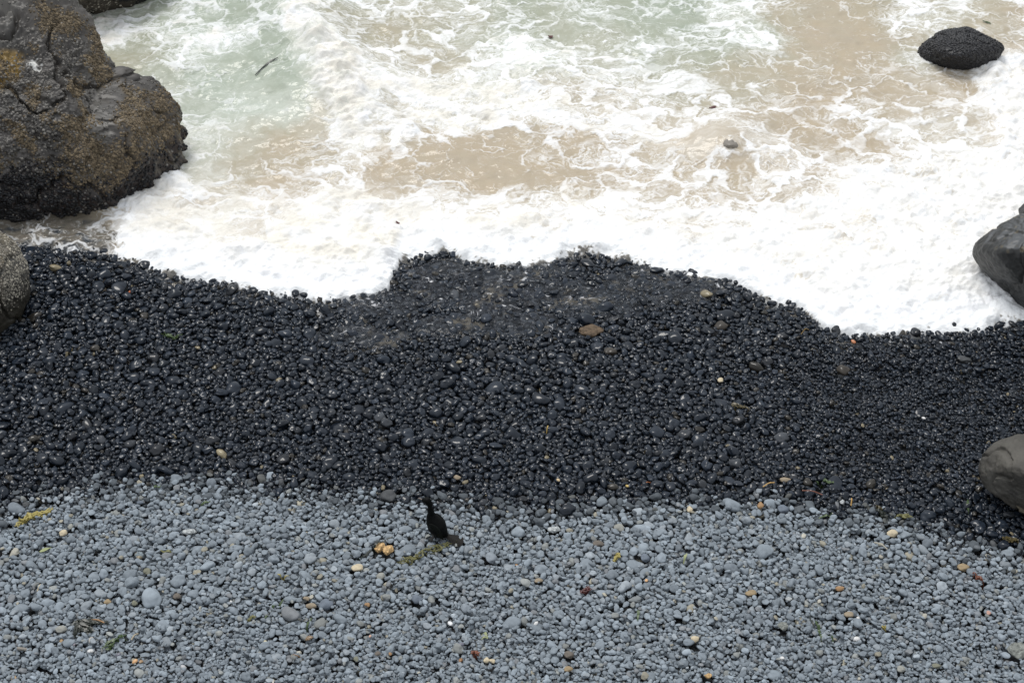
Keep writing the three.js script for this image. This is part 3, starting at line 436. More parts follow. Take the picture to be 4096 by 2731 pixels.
// ---------------------------------------------------------------- boulders
// A boulder is a rounded solid between planes. Each edge of its outline gives two planes that meet in it; "faces" are further planes [nx, ny, nz, distance].
function boulder(opt) {
  const { centre, lobes, detail, sharp = 14, rough = 1, seed = 1 } = opt, s = 1 / 0, toCam = CAM.clone().sub(centre).normalize(), right = new THREE.Vector3(1, 0, 0), up = new THREE.Vector3().crossVectors(toCam, right).normalize(), rt = new THREE.Vector3().crossVectors(up, toCam).normalize();
  const planes = lobes.map((L) => {
    const pts = L.outline.map(([px, py]) => { const d = ray(px * S2, py * S2), n = toCam, t = centre.clone().sub(CAM).dot(n) / d.dot(n); const w = CAM.clone().addScaledVector(d, t).sub(centre); return [w.dot(rt), w.dot(up)]; });
    const out = [], N = pts.length; let area = 0; for (let i = 0; i < N; i++) { const a = pts[i], b = pts[(i + 1) % N]; area += a[0] * b[1] - b[0] * a[1]; }
    for (let i = 0; i < N; i++) {
      const a = pts[i], b = pts[(i + 1) % N], dx = b[0] - a[0], dy = b[1] - a[1], l = Math.hypot(dx, dy), sg = area > 0 ? 1 : -1, nx = sg * dy / l, ny = -sg * dx / l, h = nx * a[0] + ny * a[1];
      for (const k of [L.front ?? 0.6, -(L.back ?? 0.35)]) { const m = Math.hypot(1, k), v = new THREE.Vector3().addScaledVector(rt, nx).addScaledVector(up, ny).addScaledVector(toCam, k).divideScalar(m); if (h > 0.02) out.push([v, h / m]); }
    }
    out.forEach((e) => { e[1] *= Math.pow(2, 1 / sharp) * 1.015; });
    for (const [x, y, z, h] of L.faces ?? []) out.push([new THREE.Vector3(x, y, z).normalize(), h]);
    return out;
  });
  const g = ball(detail), p = g.attributes.position, v = new THREE.Vector3();
  for (let i = 0; i < p.count; i++) {
    v.fromBufferAttribute(p, i).normalize(); let r = 0;
    for (const L of planes) { let q = 0; for (const [n, h] of L) { const t = v.dot(n) / h; if (t > 0) q += Math.pow(t, sharp); } r = Math.max(r, Math.pow(q, -1 / sharp)); }
    const x = v.x * r + seed * 9.1, y = v.y * r, z = v.z * r;
    const ridge = Math.abs(fbm3(x * 1.3, y * 1.3, z * 1.3, 4)), blocks = Math.floor(fbm3(x * 2.6 + 4, y * 2.6, z * 2.6, 2) * 7) / 7;
    const crag = Math.abs(fbm3(x * 4.2 + 2, y * 4.2, z * 4.2, 4)), dr = rough * (0.09 * fbm3(x * 1.1, y * 1.1, z * 1.1, 3) - 0.07 * sstep(0.05, 0, ridge) + 0.06 * blocks + 0.09 * crag - 0.02 + 0.05 * fbm3(x * 7, y * 7, z * 7, 4) + 0.012 * n3(x * 38, y * 38, z * 38) + 0.006 * n3(x * 70, y * 70, z * 70));
    r += dr; p.setXYZ(i, v.x * r, v.y * r, v.z * r);
  }
  g.computeVertexNormals();
  return g;
}
function paint(g, f) { const p = g.attributes.position, n = g.attributes.normal, c = new Float32Array(p.count * 3), o = [0, 0, 0]; for (let i = 0; i < p.count; i++) { f(p.getX(i), p.getY(i), p.getZ(i), n.getX(i), n.getY(i), n.getZ(i), o, i); c[i * 3] = o[0]; c[i * 3 + 1] = o[1]; c[i * 3 + 2] = o[2]; } g.setAttribute('color', new THREE.BufferAttribute(c, 3)); }
const set = (o, a, b, c) => { o[0] = a; o[1] = b; o[2] = c; }, blend = (o, a, b, c, t) => { o[0] = lerp(o[0], a, t); o[1] = lerp(o[1], b, t); o[2] = lerp(o[2], c, t); };
function encrust(parent, g, name, count, where, size, material, seed, flat = 0.6) { // small animals growing on a rock, too many to count
  const r = rng(seed), p = g.attributes.position, n = g.attributes.normal, shape = ball(1), list = []; shape.computeVertexNormals();
  const w = new THREE.Vector3(), nn = new THREE.Vector3(), toCam = new THREE.Vector3();
  for (let k = 0; k < count * 30 && list.length < count; k++) { const i = Math.floor(r() * p.count); w.fromBufferAttribute(p, i); nn.fromBufferAttribute(n, i); toCam.copy(CAM).sub(parent.position).sub(w); if (nn.dot(toCam) < -2 || r() > where(w.x, w.y, w.z, nn)) continue; list.push([w.clone(), nn.clone(), size * (0.5 + r()), r()]); }
  const im = new THREE.InstancedMesh(shape, material, list.length), q = new THREE.Quaternion(), col = new THREE.Color();
  list.forEach(([a, b, s, t], i) => { q.setFromUnitVectors(V.set(0, 1, 0), b); im.setMatrixAt(i, M.compose(a, q, SC.set(s * (0.8 + 0.5 * t), s * flat, s))); im.setColorAt(i, col.setScalar(0.5 + 0.95 * t * t)); });
  im.name = name; im.userData.kind = 'stuff'; im.castShadow = im.receiveShadow = true; parent.add(im);
}
function rock(name, label, opt, painter, roughness = 0.5) {
  const t = group(name, opt.centre); tag(t, label, 'rock'); const g = boulder(opt), p = g.attributes.position, w = new THREE.Vector3();
  opt.spots = (opt.find ?? []).map(([px, py]) => { // where on the rock a point of the picture lies
    const d = ray(px, py).normalize(), s = new THREE.Vector3(); let near = 9e9;
    for (let i = 0; i < p.count; i++) { w.fromBufferAttribute(p, i).add(opt.centre).sub(CAM); const f = w.dot(d); if (f < near && w.addScaledVector(d, -f).length() < 0.03) { near = f; s.fromBufferAttribute(p, i); } }
    return s;
  });
  paint(g, painter);
  mesh('rock_face', g, phy({ vertexColors: true, roughness, specularIntensity: 0.8 }), t); return [t, g];
}
const LIMP = std({ color: rgb(.15, .14, .125), roughness: .7 }), BARN = std({ color: rgb(.145, .112, .07), roughness: 0.9 }), PALEB = std({ color: rgb(.30, .275, .225), roughness: 0.9 }), MUSSEL = phy({ color: rgb(.012, .012, .014), roughness: 0.28, specularIntensity: 0.8 });
{ // the big rock at the upper left
  const c = at(110, 830, 0.1).add(new THREE.Vector3(-0.15, 0.55, -1.0));
  const brownAt = (x, y, z) => sstep(-0.05, 0.42, 0.8 * fbm3(x * 1.0 + 3, y * 1.0, z * 1.0, 3) + 0.6 * fbm3(x * 4, y * 4, z * 4, 4) + 0.16 * x + 0.03);
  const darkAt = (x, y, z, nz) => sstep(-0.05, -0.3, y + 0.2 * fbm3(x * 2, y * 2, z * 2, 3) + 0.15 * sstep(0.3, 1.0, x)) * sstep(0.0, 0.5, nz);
  const opt1 = { find: [[148, 268], [20, 270], [150, 268]] };
  const [t, g] = rock('tidal_rock', 'huge dark rock crusted with brown barnacles at the upper left, ringed by surf', Object.assign(opt1, {
    centre: c, seed: 1, detail: 115, rough: 1, sharp: 30,
    lobes: [{ outline: [[-520, -100], [60, -200], [158, -40], [196, 30], [262, 98], [330, 175], [352, 330], [352, 450], [318, 500], [280, 540], [-520, 560]], front: 0.9, faces: [[0.08, 0.8, 0.6, 0.74], [0, 0.3, 0.95, 0.8]] },
    { outline: [[-300, 190], [280, 150], [362, 182], [402, 218], [428, 268], [444, 320], [441, 380], [424, 420], [380, 462], [330, 510], [200, 560], [-300, 560]], front: 0.8, faces: [[0.12, 0.85, 0.5, 0.58], [0.2, 0.4, 0.9, 0.8]] }],
  }), (x, y, z, nx, ny, nz, o) => {
    const [guano, moss] = opt1.spots;
    const v = 0.75 + 0.6 * fbm3(x * 3, y * 3, z * 3, 4); set(o, .078 * v, .071 * v, .064 * v);
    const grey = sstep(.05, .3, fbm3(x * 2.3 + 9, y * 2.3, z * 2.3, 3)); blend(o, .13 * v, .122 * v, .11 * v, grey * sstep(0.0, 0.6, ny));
    const b = brownAt(x, y, z) * sstep(-.25, .25, n3(x * 24, y * 24, z * 24) + 0.4 * n3(x * 60, y * 60, z * 60) + 0.15); blend(o, .125, .097, .06, b * 0.85);
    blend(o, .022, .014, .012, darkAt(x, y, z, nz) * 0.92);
    const d = Math.hypot(x - guano.x, y - guano.y, z - guano.z) + 0.05 * n3(x * 20, y * 20, z * 20); blend(o, .75, .74, .7, sstep(.075, .03, d + 0.03 * n3(x * 45, y * 45, z * 45)));
    const ochre = sstep(0.30, 0.1, Math.hypot(x - moss.x, y - moss.y, z - moss.z) + 0.15 * n3(x * 9, y * 9, z * 9)); blend(o, .22, .14, .035, ochre * .8);
  }, 0.42);
  encrust(t, g, 'barnacles', 15000, (x, y, z) => Math.pow(brownAt(x, y, z), 1.5) * (1 - darkAt(x, y, z, 1)), 0.0095, BARN, 31, 0.8);
  encrust(t, g, 'limpets', 5000, (x, y, z) => 0.25 + 0.6 * sstep(0, .3, fbm3(x * 3 + 2, y * 3, z * 3, 3)), 0.010, LIMP, 37, 0.7);
  encrust(t, g, 'mussels', 7000, (x, y, z, n) => darkAt(x, y, z, n.z), 0.013, MUSSEL, 32, 0.9);
}
{ // the rock behind it, at the very top
  const c = at(330, 60, 0).add(new THREE.Vector3(-0.1, 0.3, -0.5));
  const [t, g] = rock('tidal_rock', 'smaller barnacled rock at the top edge behind the huge dark rock', { centre: c, seed: 2, detail: 60, sharp: 14, rough: 0.8, lobes: [{ outline: [[60, -160], [420, -110], [365, -8], [330, 30], [250, 54], [195, 66], [60, 80]], front: 0.6, faces: [[0, 1, 0.1, 0.45]] }] },
    (x, y, z, nx, ny, nz, o) => { const v = 0.75 + .5 * fbm3(x * 4, y * 4, z * 4, 3); set(o, .07 * v, .058 * v, .044 * v); blend(o, .26, .22, .14, 0.7 * sstep(.15, .4, n3(x * 26, y * 26, z * 26)) * sstep(-.1, .2, y)); blend(o, .012, .012, .012, sstep(0, .25, fbm3(x * 6, y * 6, z * 6, 3))); });
  encrust(t, g, 'barnacles', 1800, (x, y, z) => 0.5, 0.010, PALEB, 33);
}
{ // left edge
  const c = at(-60, 1180, 0.2).add(new THREE.Vector3(-0.1, 0.25, 0));
  const [t, g] = rock('beach_boulder', 'rounded grey boulder speckled with pale barnacles cut by the left edge', { centre: c, seed: 3, detail: 70, sharp: 9, rough: 0.45, lobes: [{ outline: [[-260, 560], [-60, 505], [22, 530], [62, 570], [84, 630], [84, 680], [64, 730], [20, 810], [-40, 850], [-260, 850]], front: 0.7, faces: [[0, 1, 0.3, 0.5]] }] },
    (x, y, z, nx, ny, nz, o) => { const v = 0.75 + .6 * fbm3(x * 4, y * 4, z * 4, 3); set(o, .055 * v, .052 * v, .045 * v); blend(o, .03, .027, .02, sstep(.1, -.25, y)); blend(o, .14, .115, .075, 0.8 * sstep(.05, .3, fbm3(x * 3, y * 3, z * 3, 3)) * sstep(-.1, .2, y)); });
  encrust(t, g, 'barnacles', 2200, (x, y, z, n) => sstep(0.1, 0.6, n.x) * sstep(-0.25, 0.1, y), 0.008, PALEB, 34);
}
{ // right edge, standing in the surf
  const c = at(4180, 1150, 0.1).add(new THREE.Vector3(0.1, 0.45, 0));
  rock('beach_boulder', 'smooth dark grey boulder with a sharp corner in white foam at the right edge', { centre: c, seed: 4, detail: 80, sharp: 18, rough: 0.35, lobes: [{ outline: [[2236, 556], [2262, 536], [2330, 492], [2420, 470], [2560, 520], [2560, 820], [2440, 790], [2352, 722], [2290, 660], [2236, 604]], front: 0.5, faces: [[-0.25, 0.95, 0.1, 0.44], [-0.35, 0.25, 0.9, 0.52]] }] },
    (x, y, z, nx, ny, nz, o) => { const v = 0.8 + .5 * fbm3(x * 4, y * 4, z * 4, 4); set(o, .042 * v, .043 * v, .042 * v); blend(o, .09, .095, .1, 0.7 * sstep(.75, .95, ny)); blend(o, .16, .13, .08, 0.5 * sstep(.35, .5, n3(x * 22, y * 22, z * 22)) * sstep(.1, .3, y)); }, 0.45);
  const c2 = at(4110, 845, 0.1);
  rock('small_rock', 'small dark rock just showing at the right edge above the sharp boulder', { centre: c2, seed: 8, detail: 24, sharp: 12, rough: 0.2, lobes: [{ outline: [[2334, 478], [2352, 462], [2390, 455], [2400, 500], [2340, 500]], front: 0.5 }] }, (x, y, z, nx, ny, nz, o) => set(o, .045, .045, .045));
}
{ // right edge, on the shingle
  const c = at(4130, 2020, hBeach).add(new THREE.Vector3(0.1, 0.36, 0));
  rock('beach_boulder', 'rounded brown grey boulder lying on wet shingle at the right edge', { centre: c, seed: 5, detail: 70, sharp: 12, rough: 0.4, lobes: [{ outline: [[2238, 1090], [2256, 1040], [2288, 1006], [2345, 992], [2430, 1000], [2480, 1060], [2470, 1150], [2400, 1200], [2330, 1180], [2290, 1150], [2250, 1120]], front: 0.7, faces: [[0, 1, 0.5, 0.42]] }] },
    (x, y, z, nx, ny, nz, o) => { const v = 0.8 + .6 * fbm3(x * 4, y * 4, z * 4, 4); set(o, .082 * v, .076 * v, .065 * v); blend(o, .13, .123, .108, 0.6 * sstep(.1, .35, fbm3(x * 3 + 4, y * 3, z * 3, 3))); blend(o, .05, .047, .043, sstep(.15, .35, fbm3(x * 5, y * 5 + 7, z * 5, 3)) * .8); blend(o, .28, .24, .17, 0.6 * sstep(.25, .5, n3(x * 9, y * 9, z * 9)) * sstep(-.05, -.25, y) * sstep(0, -.3, x)); }, 0.7);
}
{ // black rock in the sea
  const c = at(3840, 210, 0).add(new THREE.Vector3(0, 0.05, 0));
  const [t, g] = rock('sea_rock', 'black mussel covered rock standing in swirling water at the upper right', { centre: c, seed: 6, detail: 64, sharp: 9, rough: 0.28, lobes: [{ outline: [[2098, 125], [2118, 96], [2140, 76], [2170, 66], [2228, 58], [2262, 74], [2312, 104], [2280, 150], [2200, 185], [2140, 165]], front: 0.5, faces: [[0.1, 1, 0.2, 0.3]] }] },
    (x, y, z, nx, ny, nz, o) => set(o, .014, .013, .013), 0.4);
  encrust(t, g, 'mussels', 5000, () => 1, 0.011, MUSSEL, 36, 0.9);
  const c2 = at(2912, 545, 0.14);
  rock('sea_rock', 'small grey rock just breaking a sandy mound of water', { centre: c2.add(new THREE.Vector3(0, -0.165, 0)), seed: 7, detail: 24, extra: 0, sharp: 8, rough: 0.15, lobes: [{ outline: [[1628, 350], [1644, 318], [1665, 303], [1692, 303], [1714, 322], [1724, 350], [1680, 366]], front: 0.6 }] }, (x, y, z, nx, ny, nz, o) => set(o, .2, .18, .155), 0.3);
}

// ---------------------------------------------------------------- the cormorant
{
  const stand = new THREE.Vector3(BIRD.x, 0, BIRD.z); stand.y = Math.max(topAt(stand.x, stand.z), hBeach(stand.x, stand.z)) - 0.008;
  const t = group('cormorant', stand); t.rotation.y = Math.PI - 0.35; t.scale.setScalar(0.93); // +x of the bird points left and slightly away
  tag(t, 'black cormorant with red face standing on dry pebbles, facing left', 'bird');
  const J = [[-.075, .078, 0, .032], [-.035, .112, 0, .064], [.0, .165, 0, .079], [.03, .222, 0, .062], [.05, .28, 0, .035], [.054, .35, 0, .0235], [.062, .43, 0, .0205], [.085, .47, 0, .026], [.112, .466, 0, .015], [.125, .464, 0, .009]];
  const N = 84, S = 0.27, C = [0.0, 0.27, 0], mc = new MarchingCubes(N, std({}), false, false, 200000), smin = (a, b, k) => { const h = clamp(.5 + .5 * (b - a) / k); return lerp(b, a, h) - k * h * (1 - h); };
  mc.isolation = 0;
  const cap = (x, y, z, a, b) => { const dx = b[0] - a[0], dy = b[1] - a[1], dz = b[2] - a[2], h = clamp(((x - a[0]) * dx + (y - a[1]) * dy + (z - a[2]) * dz) / (dx * dx + dy * dy + dz * dz)); return Math.hypot(x - a[0] - dx * h, y - a[1] - dy * h, z - a[2] - dz * h) - lerp(a[3], b[3], h); };
  for (let k = 0; k < N; k++) for (let j = 0; j < N; j++) for (let i = 0; i < N; i++) {
    const x = C[0] + S * (i / (N / 2) - 1), y = C[1] + S * (j / (N / 2) - 1), z = C[2] + S * (k / (N / 2) - 1); let d = 9;
    for (let q = 1; q < J.length; q++) d = smin(d, cap(x, y, z, J[q - 1], J[q]), 0.032);
    for (const s of [-1, 1]) d = smin(d, cap(x, y, z, [-.02, .10, s * .03, .035], [.0, .06, s * .034, .016]), 0.02);
    mc.field[k * N * N + j * N + i] = -d;
  }
  mc.update();
  const cnt = mc.count, g = new THREE.BufferGeometry(), pos = mc.positionArray.slice(0, cnt * 3), nor = mc.normalArray.slice(0, cnt * 3);
  for (let i = 0; i < cnt * 3; i++) pos[i] = pos[i] * S + C[i % 3];
  g.setAttribute('position', new THREE.BufferAttribute(pos, 3)); g.setAttribute('normal', new THREE.BufferAttribute(nor, 3));
  paint(g, (x, y, z, a, b, c, o) => { const v = .8 + .5 * fbm3(x * 50, y * 50, z * 50, 2); set(o, .0035 * v, .004 * v, .004 * v); blend(o, .012, .018, .012, sstep(.05, .3, n3(x * 12, y * 12, z * 12)) * sstep(.1, .2, y) * sstep(.3, .2, y)); });
  mesh('body', g, phy({ vertexColors: true, roughness: 0.5, specularIntensity: 0.18 }), t);
  const black = phy({ color: rgb(.008, .009, .009), roughness: .5, specularIntensity: .4 }), feather = phy({ color: rgb(.017, .0155, .014), roughness: .7, specularIntensity: .3 }), gloss = phy({ color: rgb(.004, .005, .004), roughness: .5, specularIntensity: .28 });
  for (const s of [-1, 1]) { // folded wings, close along the flanks
    const w = ball(14), p = w.attributes.position; for (let i = 0; i < p.count; i++) { const x = p.getX(i), y = p.getY(i), z = p.getZ(i), tp = lerp(0.35, 1, sstep(-1.05, 0.3, x)); p.setXYZ(i, x * .115, y * .05 * tp, z * .02); } w.computeVertexNormals();
    const o = mesh('wing', w, gloss, t); o.position.set(-.024, .155, s * .060); o.rotation.set(0, s * -.10, 1.02); o.rotation.order = 'ZYX';
    const eye = mesh('eye', ball(3), phy({ color: rgb(.02, .05, .03), roughness: .1 }), t); eye.geometry.computeVertexNormals(); eye.scale.setScalar(.0035); eye.position.set(.104, .473, s * .0185);
    const face = mesh('face_patch', ball(4), std({ color: rgb(.30, .06, .035), roughness: .6 }), t); face.geometry.computeVertexNormals(); face.scale.set(.013, .009, .005); face.position.set(.113, .462, s * .0125);
    const leg = mesh('leg', new THREE.CylinderGeometry(.008, .006, .06, 8), black, t); leg.position.set(.0, .03, s * .034);
    const sh = new THREE.Shape([[-.012, 0], [.02, -.03], [.05, -.034], [.062, -.012], [.07, .012], [.05, .03], [.02, .022]].map(([a, b]) => new THREE.Vector2(a, b)));
    const foot = mesh('foot', new THREE.ExtrudeGeometry(sh, { depth: .006, bevelSize: .002, bevelThickness: .002, bevelSegments: 1 }), black, t); foot.rotation.x = -Math.PI / 2; foot.position.set(-.005, .004, s * .034);
  }
  const bill = new THREE.LatheGeometry([[.0085, 0], [.0075, .012], [.0055, .03], [.0045, .048], [.003, .054], [0, .056]].map(([a, b]) => new THREE.Vector2(a, b)), 10);
  const b = mesh('bill', bill, std({ color: rgb(.16, .13, .11), roughness: .5 }), t); b.position.set(.121, .465, 0); b.rotation.z = -Math.PI / 2 + .16;
  for (let k = 0; k < 9; k++) { // stiff tail feathers fanned out on the pebbles
    const f = (k - 4) / 4, L = .205 - .02 * f * f, sh = new THREE.Shape(); sh.moveTo(0, -.006); sh.lineTo(L * .9, -.013); sh.quadraticCurveTo(L, 0, L * .9, .013); sh.lineTo(0, .006);
    const o = mesh('tail_feather', new THREE.ExtrudeGeometry(sh, { depth: .002, bevelEnabled: false, curveSegments: 6 }), feather, t);
    o.position.set(-.075, .082 - Math.abs(f) * .006, f * .012); o.rotation.order = 'YZX'; o.rotation.set(Math.PI / 2 + f * .3, Math.PI + f * .30, -.26);
  }
}

// ---------------------------------------------------------------- weed, shells, sticks
const lay = (px, py, up = 0) => { const p = at(px, py); p.y = topAt(p.x, p.z) + up; return p; };
function ribbon(pts, width, thick = 0.002, seed = 1, frill = 0) { // a limp blade that lies over the pebbles
  const r = rng(seed), c = new THREE.CatmullRomCurve3(pts), n = Math.max(10, pts.length * 4), pos = [], ix = [], side = new THREE.Vector3(), tan = new THREE.Vector3(), Y = new THREE.Vector3(0, 1, 0), ph = r() * 9;
  for (let i = 0; i <= n; i++) {
    const u = i / n, p = c.getPoint(u); c.getTangent(u, tan); side.crossVectors(tan, Y).normalize(); const w = width * (0.25 + 0.75 * Math.sin(Math.PI * clamp(u * 0.9 + 0.08))) * (1 + frill * 0.5 * Math.sin(u * 40 + ph)), tw = Math.sin(u * 7 + ph) * 0.5;
    for (const [s, h] of [[-1, 1], [1, 1], [1, -1], [-1, -1]]) pos.push(p.x + side.x * w * s * Math.cos(tw), p.y + w * s * Math.sin(tw) * .5 + h * thick + width * .4, p.z + side.z * w * s * Math.cos(tw));
    if (i < n) for (let k = 0; k < 4; k++) { const a = i * 4 + k, b = i * 4 + (k + 1) % 4; ix.push(a, a + 4, b, b, a + 4, b + 4); }
  }
  ix.push(0, 1, 2, 0, 2, 3, n * 4, n * 4 + 2, n * 4 + 1, n * 4, n * 4 + 3, n * 4 + 2);
  const g = new THREE.BufferGeometry(); g.setAttribute('position', new THREE.Float32BufferAttribute(pos, 3)); g.setIndex(ix); const f = g.toNonIndexed(); f.computeVertexNormals(); return f;
}
const WEED = { green: phy({ color: rgb(.045, .075, .022), roughness: .4 }), dark: phy({ color: rgb(.014, .018, .012), roughness: .35 }), olive: phy({ color: rgb(.13, .125, .04), roughness: .5 }), yellow: phy({ color: rgb(.30, .25, .07), roughness: .6 }), pale: phy({ color: rgb(.28, .31, .15), roughness: .6 }), red: phy({ color: rgb(.075, .018, .016), roughness: .4 }), rust: phy({ color: rgb(.16, .05, .025), roughness: .5 }), kelp: phy({ color: rgb(.07, .055, .02), roughness: .4 }) };
const dense = (pts) => pts.flatMap(([x, y], i) => { if (!i) return [[x, y]]; const [a, b] = pts[i - 1], n = Math.max(1, Math.round(Math.hypot(x - a, y - b) / 12)); return Array.from({ length: n }, (_, k) => [lerp(a, x, (k + 1) / n), lerp(b, y, (k + 1) / n)]); });
function blade(name, label, pts, wpx, kind, cat = 'seaweed', grp) { const w = dense(pts).map(([x, y]) => lay(x, y, .008)), s = (at(pts[0][0] + 100, pts[0][1]).x - at(pts[0][0], pts[0][1]).x) / 100, o = group(name, w[0].clone()); mesh('blade', ribbon(w.map((p) => p.clone().sub(w[0])), wpx * s / 2, .0015, pts[0][0] | 0), WEED[kind], o); return tag(o, label, cat, grp); }
blade('kelp_strap', 'long dark green kelp strap over the orange granite stones', [[1400, 2228], [1455, 2222], [1500, 2190], [1520, 2172], [1540, 2160], [1570, 2150]], 11, 'dark');
blade('eelgrass_blade', 'dark green blade left of the cormorant, low on the dry shingle', [[1059, 2475], [1092, 2435], [1133, 2396]], 13, 'green');
blade('eelgrass_blade', 'short bent green blade near the bottom, left of the middle', [[1224, 2516], [1238, 2486], [1250, 2465]], 10, 'green');
blade('eelgrass_blade', 'upright green blade below the angular layered grey stone', [[2551, 2428], [2554, 2458], [2550, 2488]], 12, 'green');
blade('eelgrass_blade', 'long dark green blade at the lower right, left of a white shell', [[3261, 2463], [3280, 2505], [3291, 2557]], 12, 'green');
blade('eelgrass_blade', 'short green blade right of the long dark green one', [[3316, 2515], [3330, 2535], [3340, 2556]], 9, 'green');
blade('eelgrass_blade', 'blackish blade left of the long dark green one', [[3241, 2456], [3248, 2485], [3258, 2510]], 10, 'dark');
blade('eelgrass_blade', 'green strip lying at the wet edge toward the right', [[3277, 2067], [3300, 2060], [3330, 2052]], 10, 'green');
blade('eelgrass_blade', 'thin green blade on wet shingle below the right boulder', [[3872, 2006], [3870, 2030], [3876, 2052]], 11, 'green');
blade('eelgrass_blade', 'green leaf strip on dry shingle far left of the cormorant', [[800, 2016], [821, 2012], [842, 2014]], 12, 'green');
blade('eelgrass_blade', 'green leaf at the wet edge, upper left of the dry shingle', [[608, 1957], [625, 1950], [643, 1943]], 11, 'green');
blade('weed_strip', 'yellow green strip on the left dry shingle right of the half tan pebble', [[641, 2204], [668, 2212], [692, 2215]], 12, 'olive');
blade('weed_strip', 'pale green limp leaf left on the dry shingle below the cream pebble', [[157, 2208], [178, 2192], [200, 2178]], 16, 'pale');
blade('weed_strip', 'pale green curled leaf near the bottom right of the middle', [[1915, 2515], [1940, 2520], [1948, 2540], [1925, 2548]], 11, 'pale');
blade('weed_strip', 'pale green hanging leaf right of the dark round cobble', [[2748, 2215], [2742, 2232], [2735, 2250]], 12, 'pale');
blade('weed_strip', 'brown kelp strip on the left wet shingle', [[262, 1440], [268, 1415], [290, 1398]], 12, 'kelp');
blade('weed_strip', 'yellow tapered leaf above the dark green blade', [[1110, 2308], [1130, 2311], [1155, 2306]], 9, 'yellow');
function clump(name, label, strands, wpx, kind, n, spread, cat = 'seaweed') { // tangled strands along a few paths
  const r = rng(name.length * 31 + n + (strands[0][0][0] | 0)), gs = [], base = lay(...strands[0][0]), s = (at(strands[0][0][0] + 100, strands[0][0][1]).x - at(...strands[0][0]).x) / 100;
  for (let k = 0; k < n; k++) { const st = strands[k % strands.length], a = r() * 0.5, pts = []; for (let i = 0; i < 6; i++) { const u = clamp(a + i / 5 * (0.35 + 0.3 * r())) * (st.length - 1), j = Math.min(st.length - 2, u | 0), f = u - j; pts.push(lay(lerp(st[j][0], st[j + 1][0], f) + (r() - .5) * spread, lerp(st[j][1], st[j + 1][1], f) + (r() - .5) * spread * .7, .004 + .018 * r()).sub(base)); } gs.push(ribbon(pts, wpx * s / 2 * (.6 + .8 * r()), .0012, k + 3, 1)); }
  const o = group(name, base); mesh('fronds', mergeGeometries(gs), WEED[kind], o); return tag(o, label, cat);
}
clump('rockweed', 'long yellow green rockweed tuft at the far left of the dry shingle', [[[61, 2105], [80, 2085], [101, 2070], [138, 2051], [180, 2040], [215, 2026]]], 9, 'yellow', 26, 22);
clump('rockweed', 'dried yellow weed strands trailing just below the cormorant', [[[1570, 2255], [1640, 2235], [1700, 2215], [1760, 2195]], [[1700, 2205], [1780, 2185], [1840, 2165]], [[1590, 2250], [1660, 2240], [1650, 2225]]], 4, 'olive', 26, 34);
clump('seaweed_clump', 'black tangled seaweed clump at the lower left', [[[285, 2535], [320, 2510], [350, 2490], [380, 2480]], [[300, 2490], [340, 2515], [370, 2530]], [[340, 2490], [380, 2490], [425, 2492]]], 8, 'dark', 60, 36);
clump('green_weed', 'loose dark green blades below the black seaweed clump', [[[384, 2607], [424, 2565], [477, 2546], [512, 2534]], [[400, 2602], [440, 2575], [450, 2560]]], 11, 'green', 9, 14);
clump('green_weed', 'dark green weed at the wet edge on the right', [[[3514, 2050], [3535, 2072], [3565, 2090]], [[3500, 2045], [3530, 2050], [3560, 2060]]], 11, 'dark', 9, 16);
clump('green_weed', 'yellow green weed strands right of the dark green weed', [[[3575, 2062], [3610, 2066], [3650, 2078]]], 10, 'olive', 7, 14);
clump('curled_kelp', 'yellow curled kelp stalk on the right dry shingle', [[[2450, 2230], [2462, 2222], [2475, 2225], [2462, 2240], [2452, 2248]]], 8, 'yellow', 10, 12);
clump('red_seaweed', 'dark red seaweed scrap right of the cormorant, mid slope', [[[2320, 2372], [2340, 2366], [2365, 2358]]], 10, 'red', 12, 14);
clump('red_seaweed', 'rust red seaweed scrap near the bottom middle', [[[1885, 2598], [1903, 2608], [1922, 2622]]], 10, 'rust', 11, 12);
clump('red_seaweed', 'reddish weed right below the large ochre stone', [[[3890, 2298], [3915, 2312], [3942, 2325]]], 7, 'rust', 9, 10);
clump('brown_kelp', 'brown black kelp on wet pebbles at the right edge', [[[4000, 2155], [4040, 2162], [4090, 2176]]], 14, 'kelp', 9, 14);
clump('brown_kelp', 'brown kelp scrap at the wet edge above the dark green weed', [[[3500, 2030], [3522, 2034], [3545, 2040]]], 8, 'kelp', 6, 10);
clump('brown_kelp', 'olive kelp scrap beside a pod near the lower left', [[[975, 2475], [1000, 2466], [1020, 2462]]], 8, 'olive', 6, 10);
clump('brown_kelp', 'olive green kelp scrap on the wet shingle at left', [[[640, 1335], [690, 1350], [735, 1352]]], 8, 'green', 7, 14);
clump('brown_kelp', 'dull green weed on wet shingle near the right dry edge', [[[3260, 1925], [3300, 1932], [3350, 1940]]], 8, 'green', 7, 12);
clump('brown_kelp', 'fine brown weed on wet pebbles in the middle right', [[[2930, 1620], [2965, 1628], [3000, 1635]]], 6, 'kelp', 8, 22);
clump('curled_kelp', 'orange leaf scrap standing on the lower right shingle', [[[3525, 2508], [3538, 2512], [3545, 2522]]], 10, 'yellow', 4, 8);
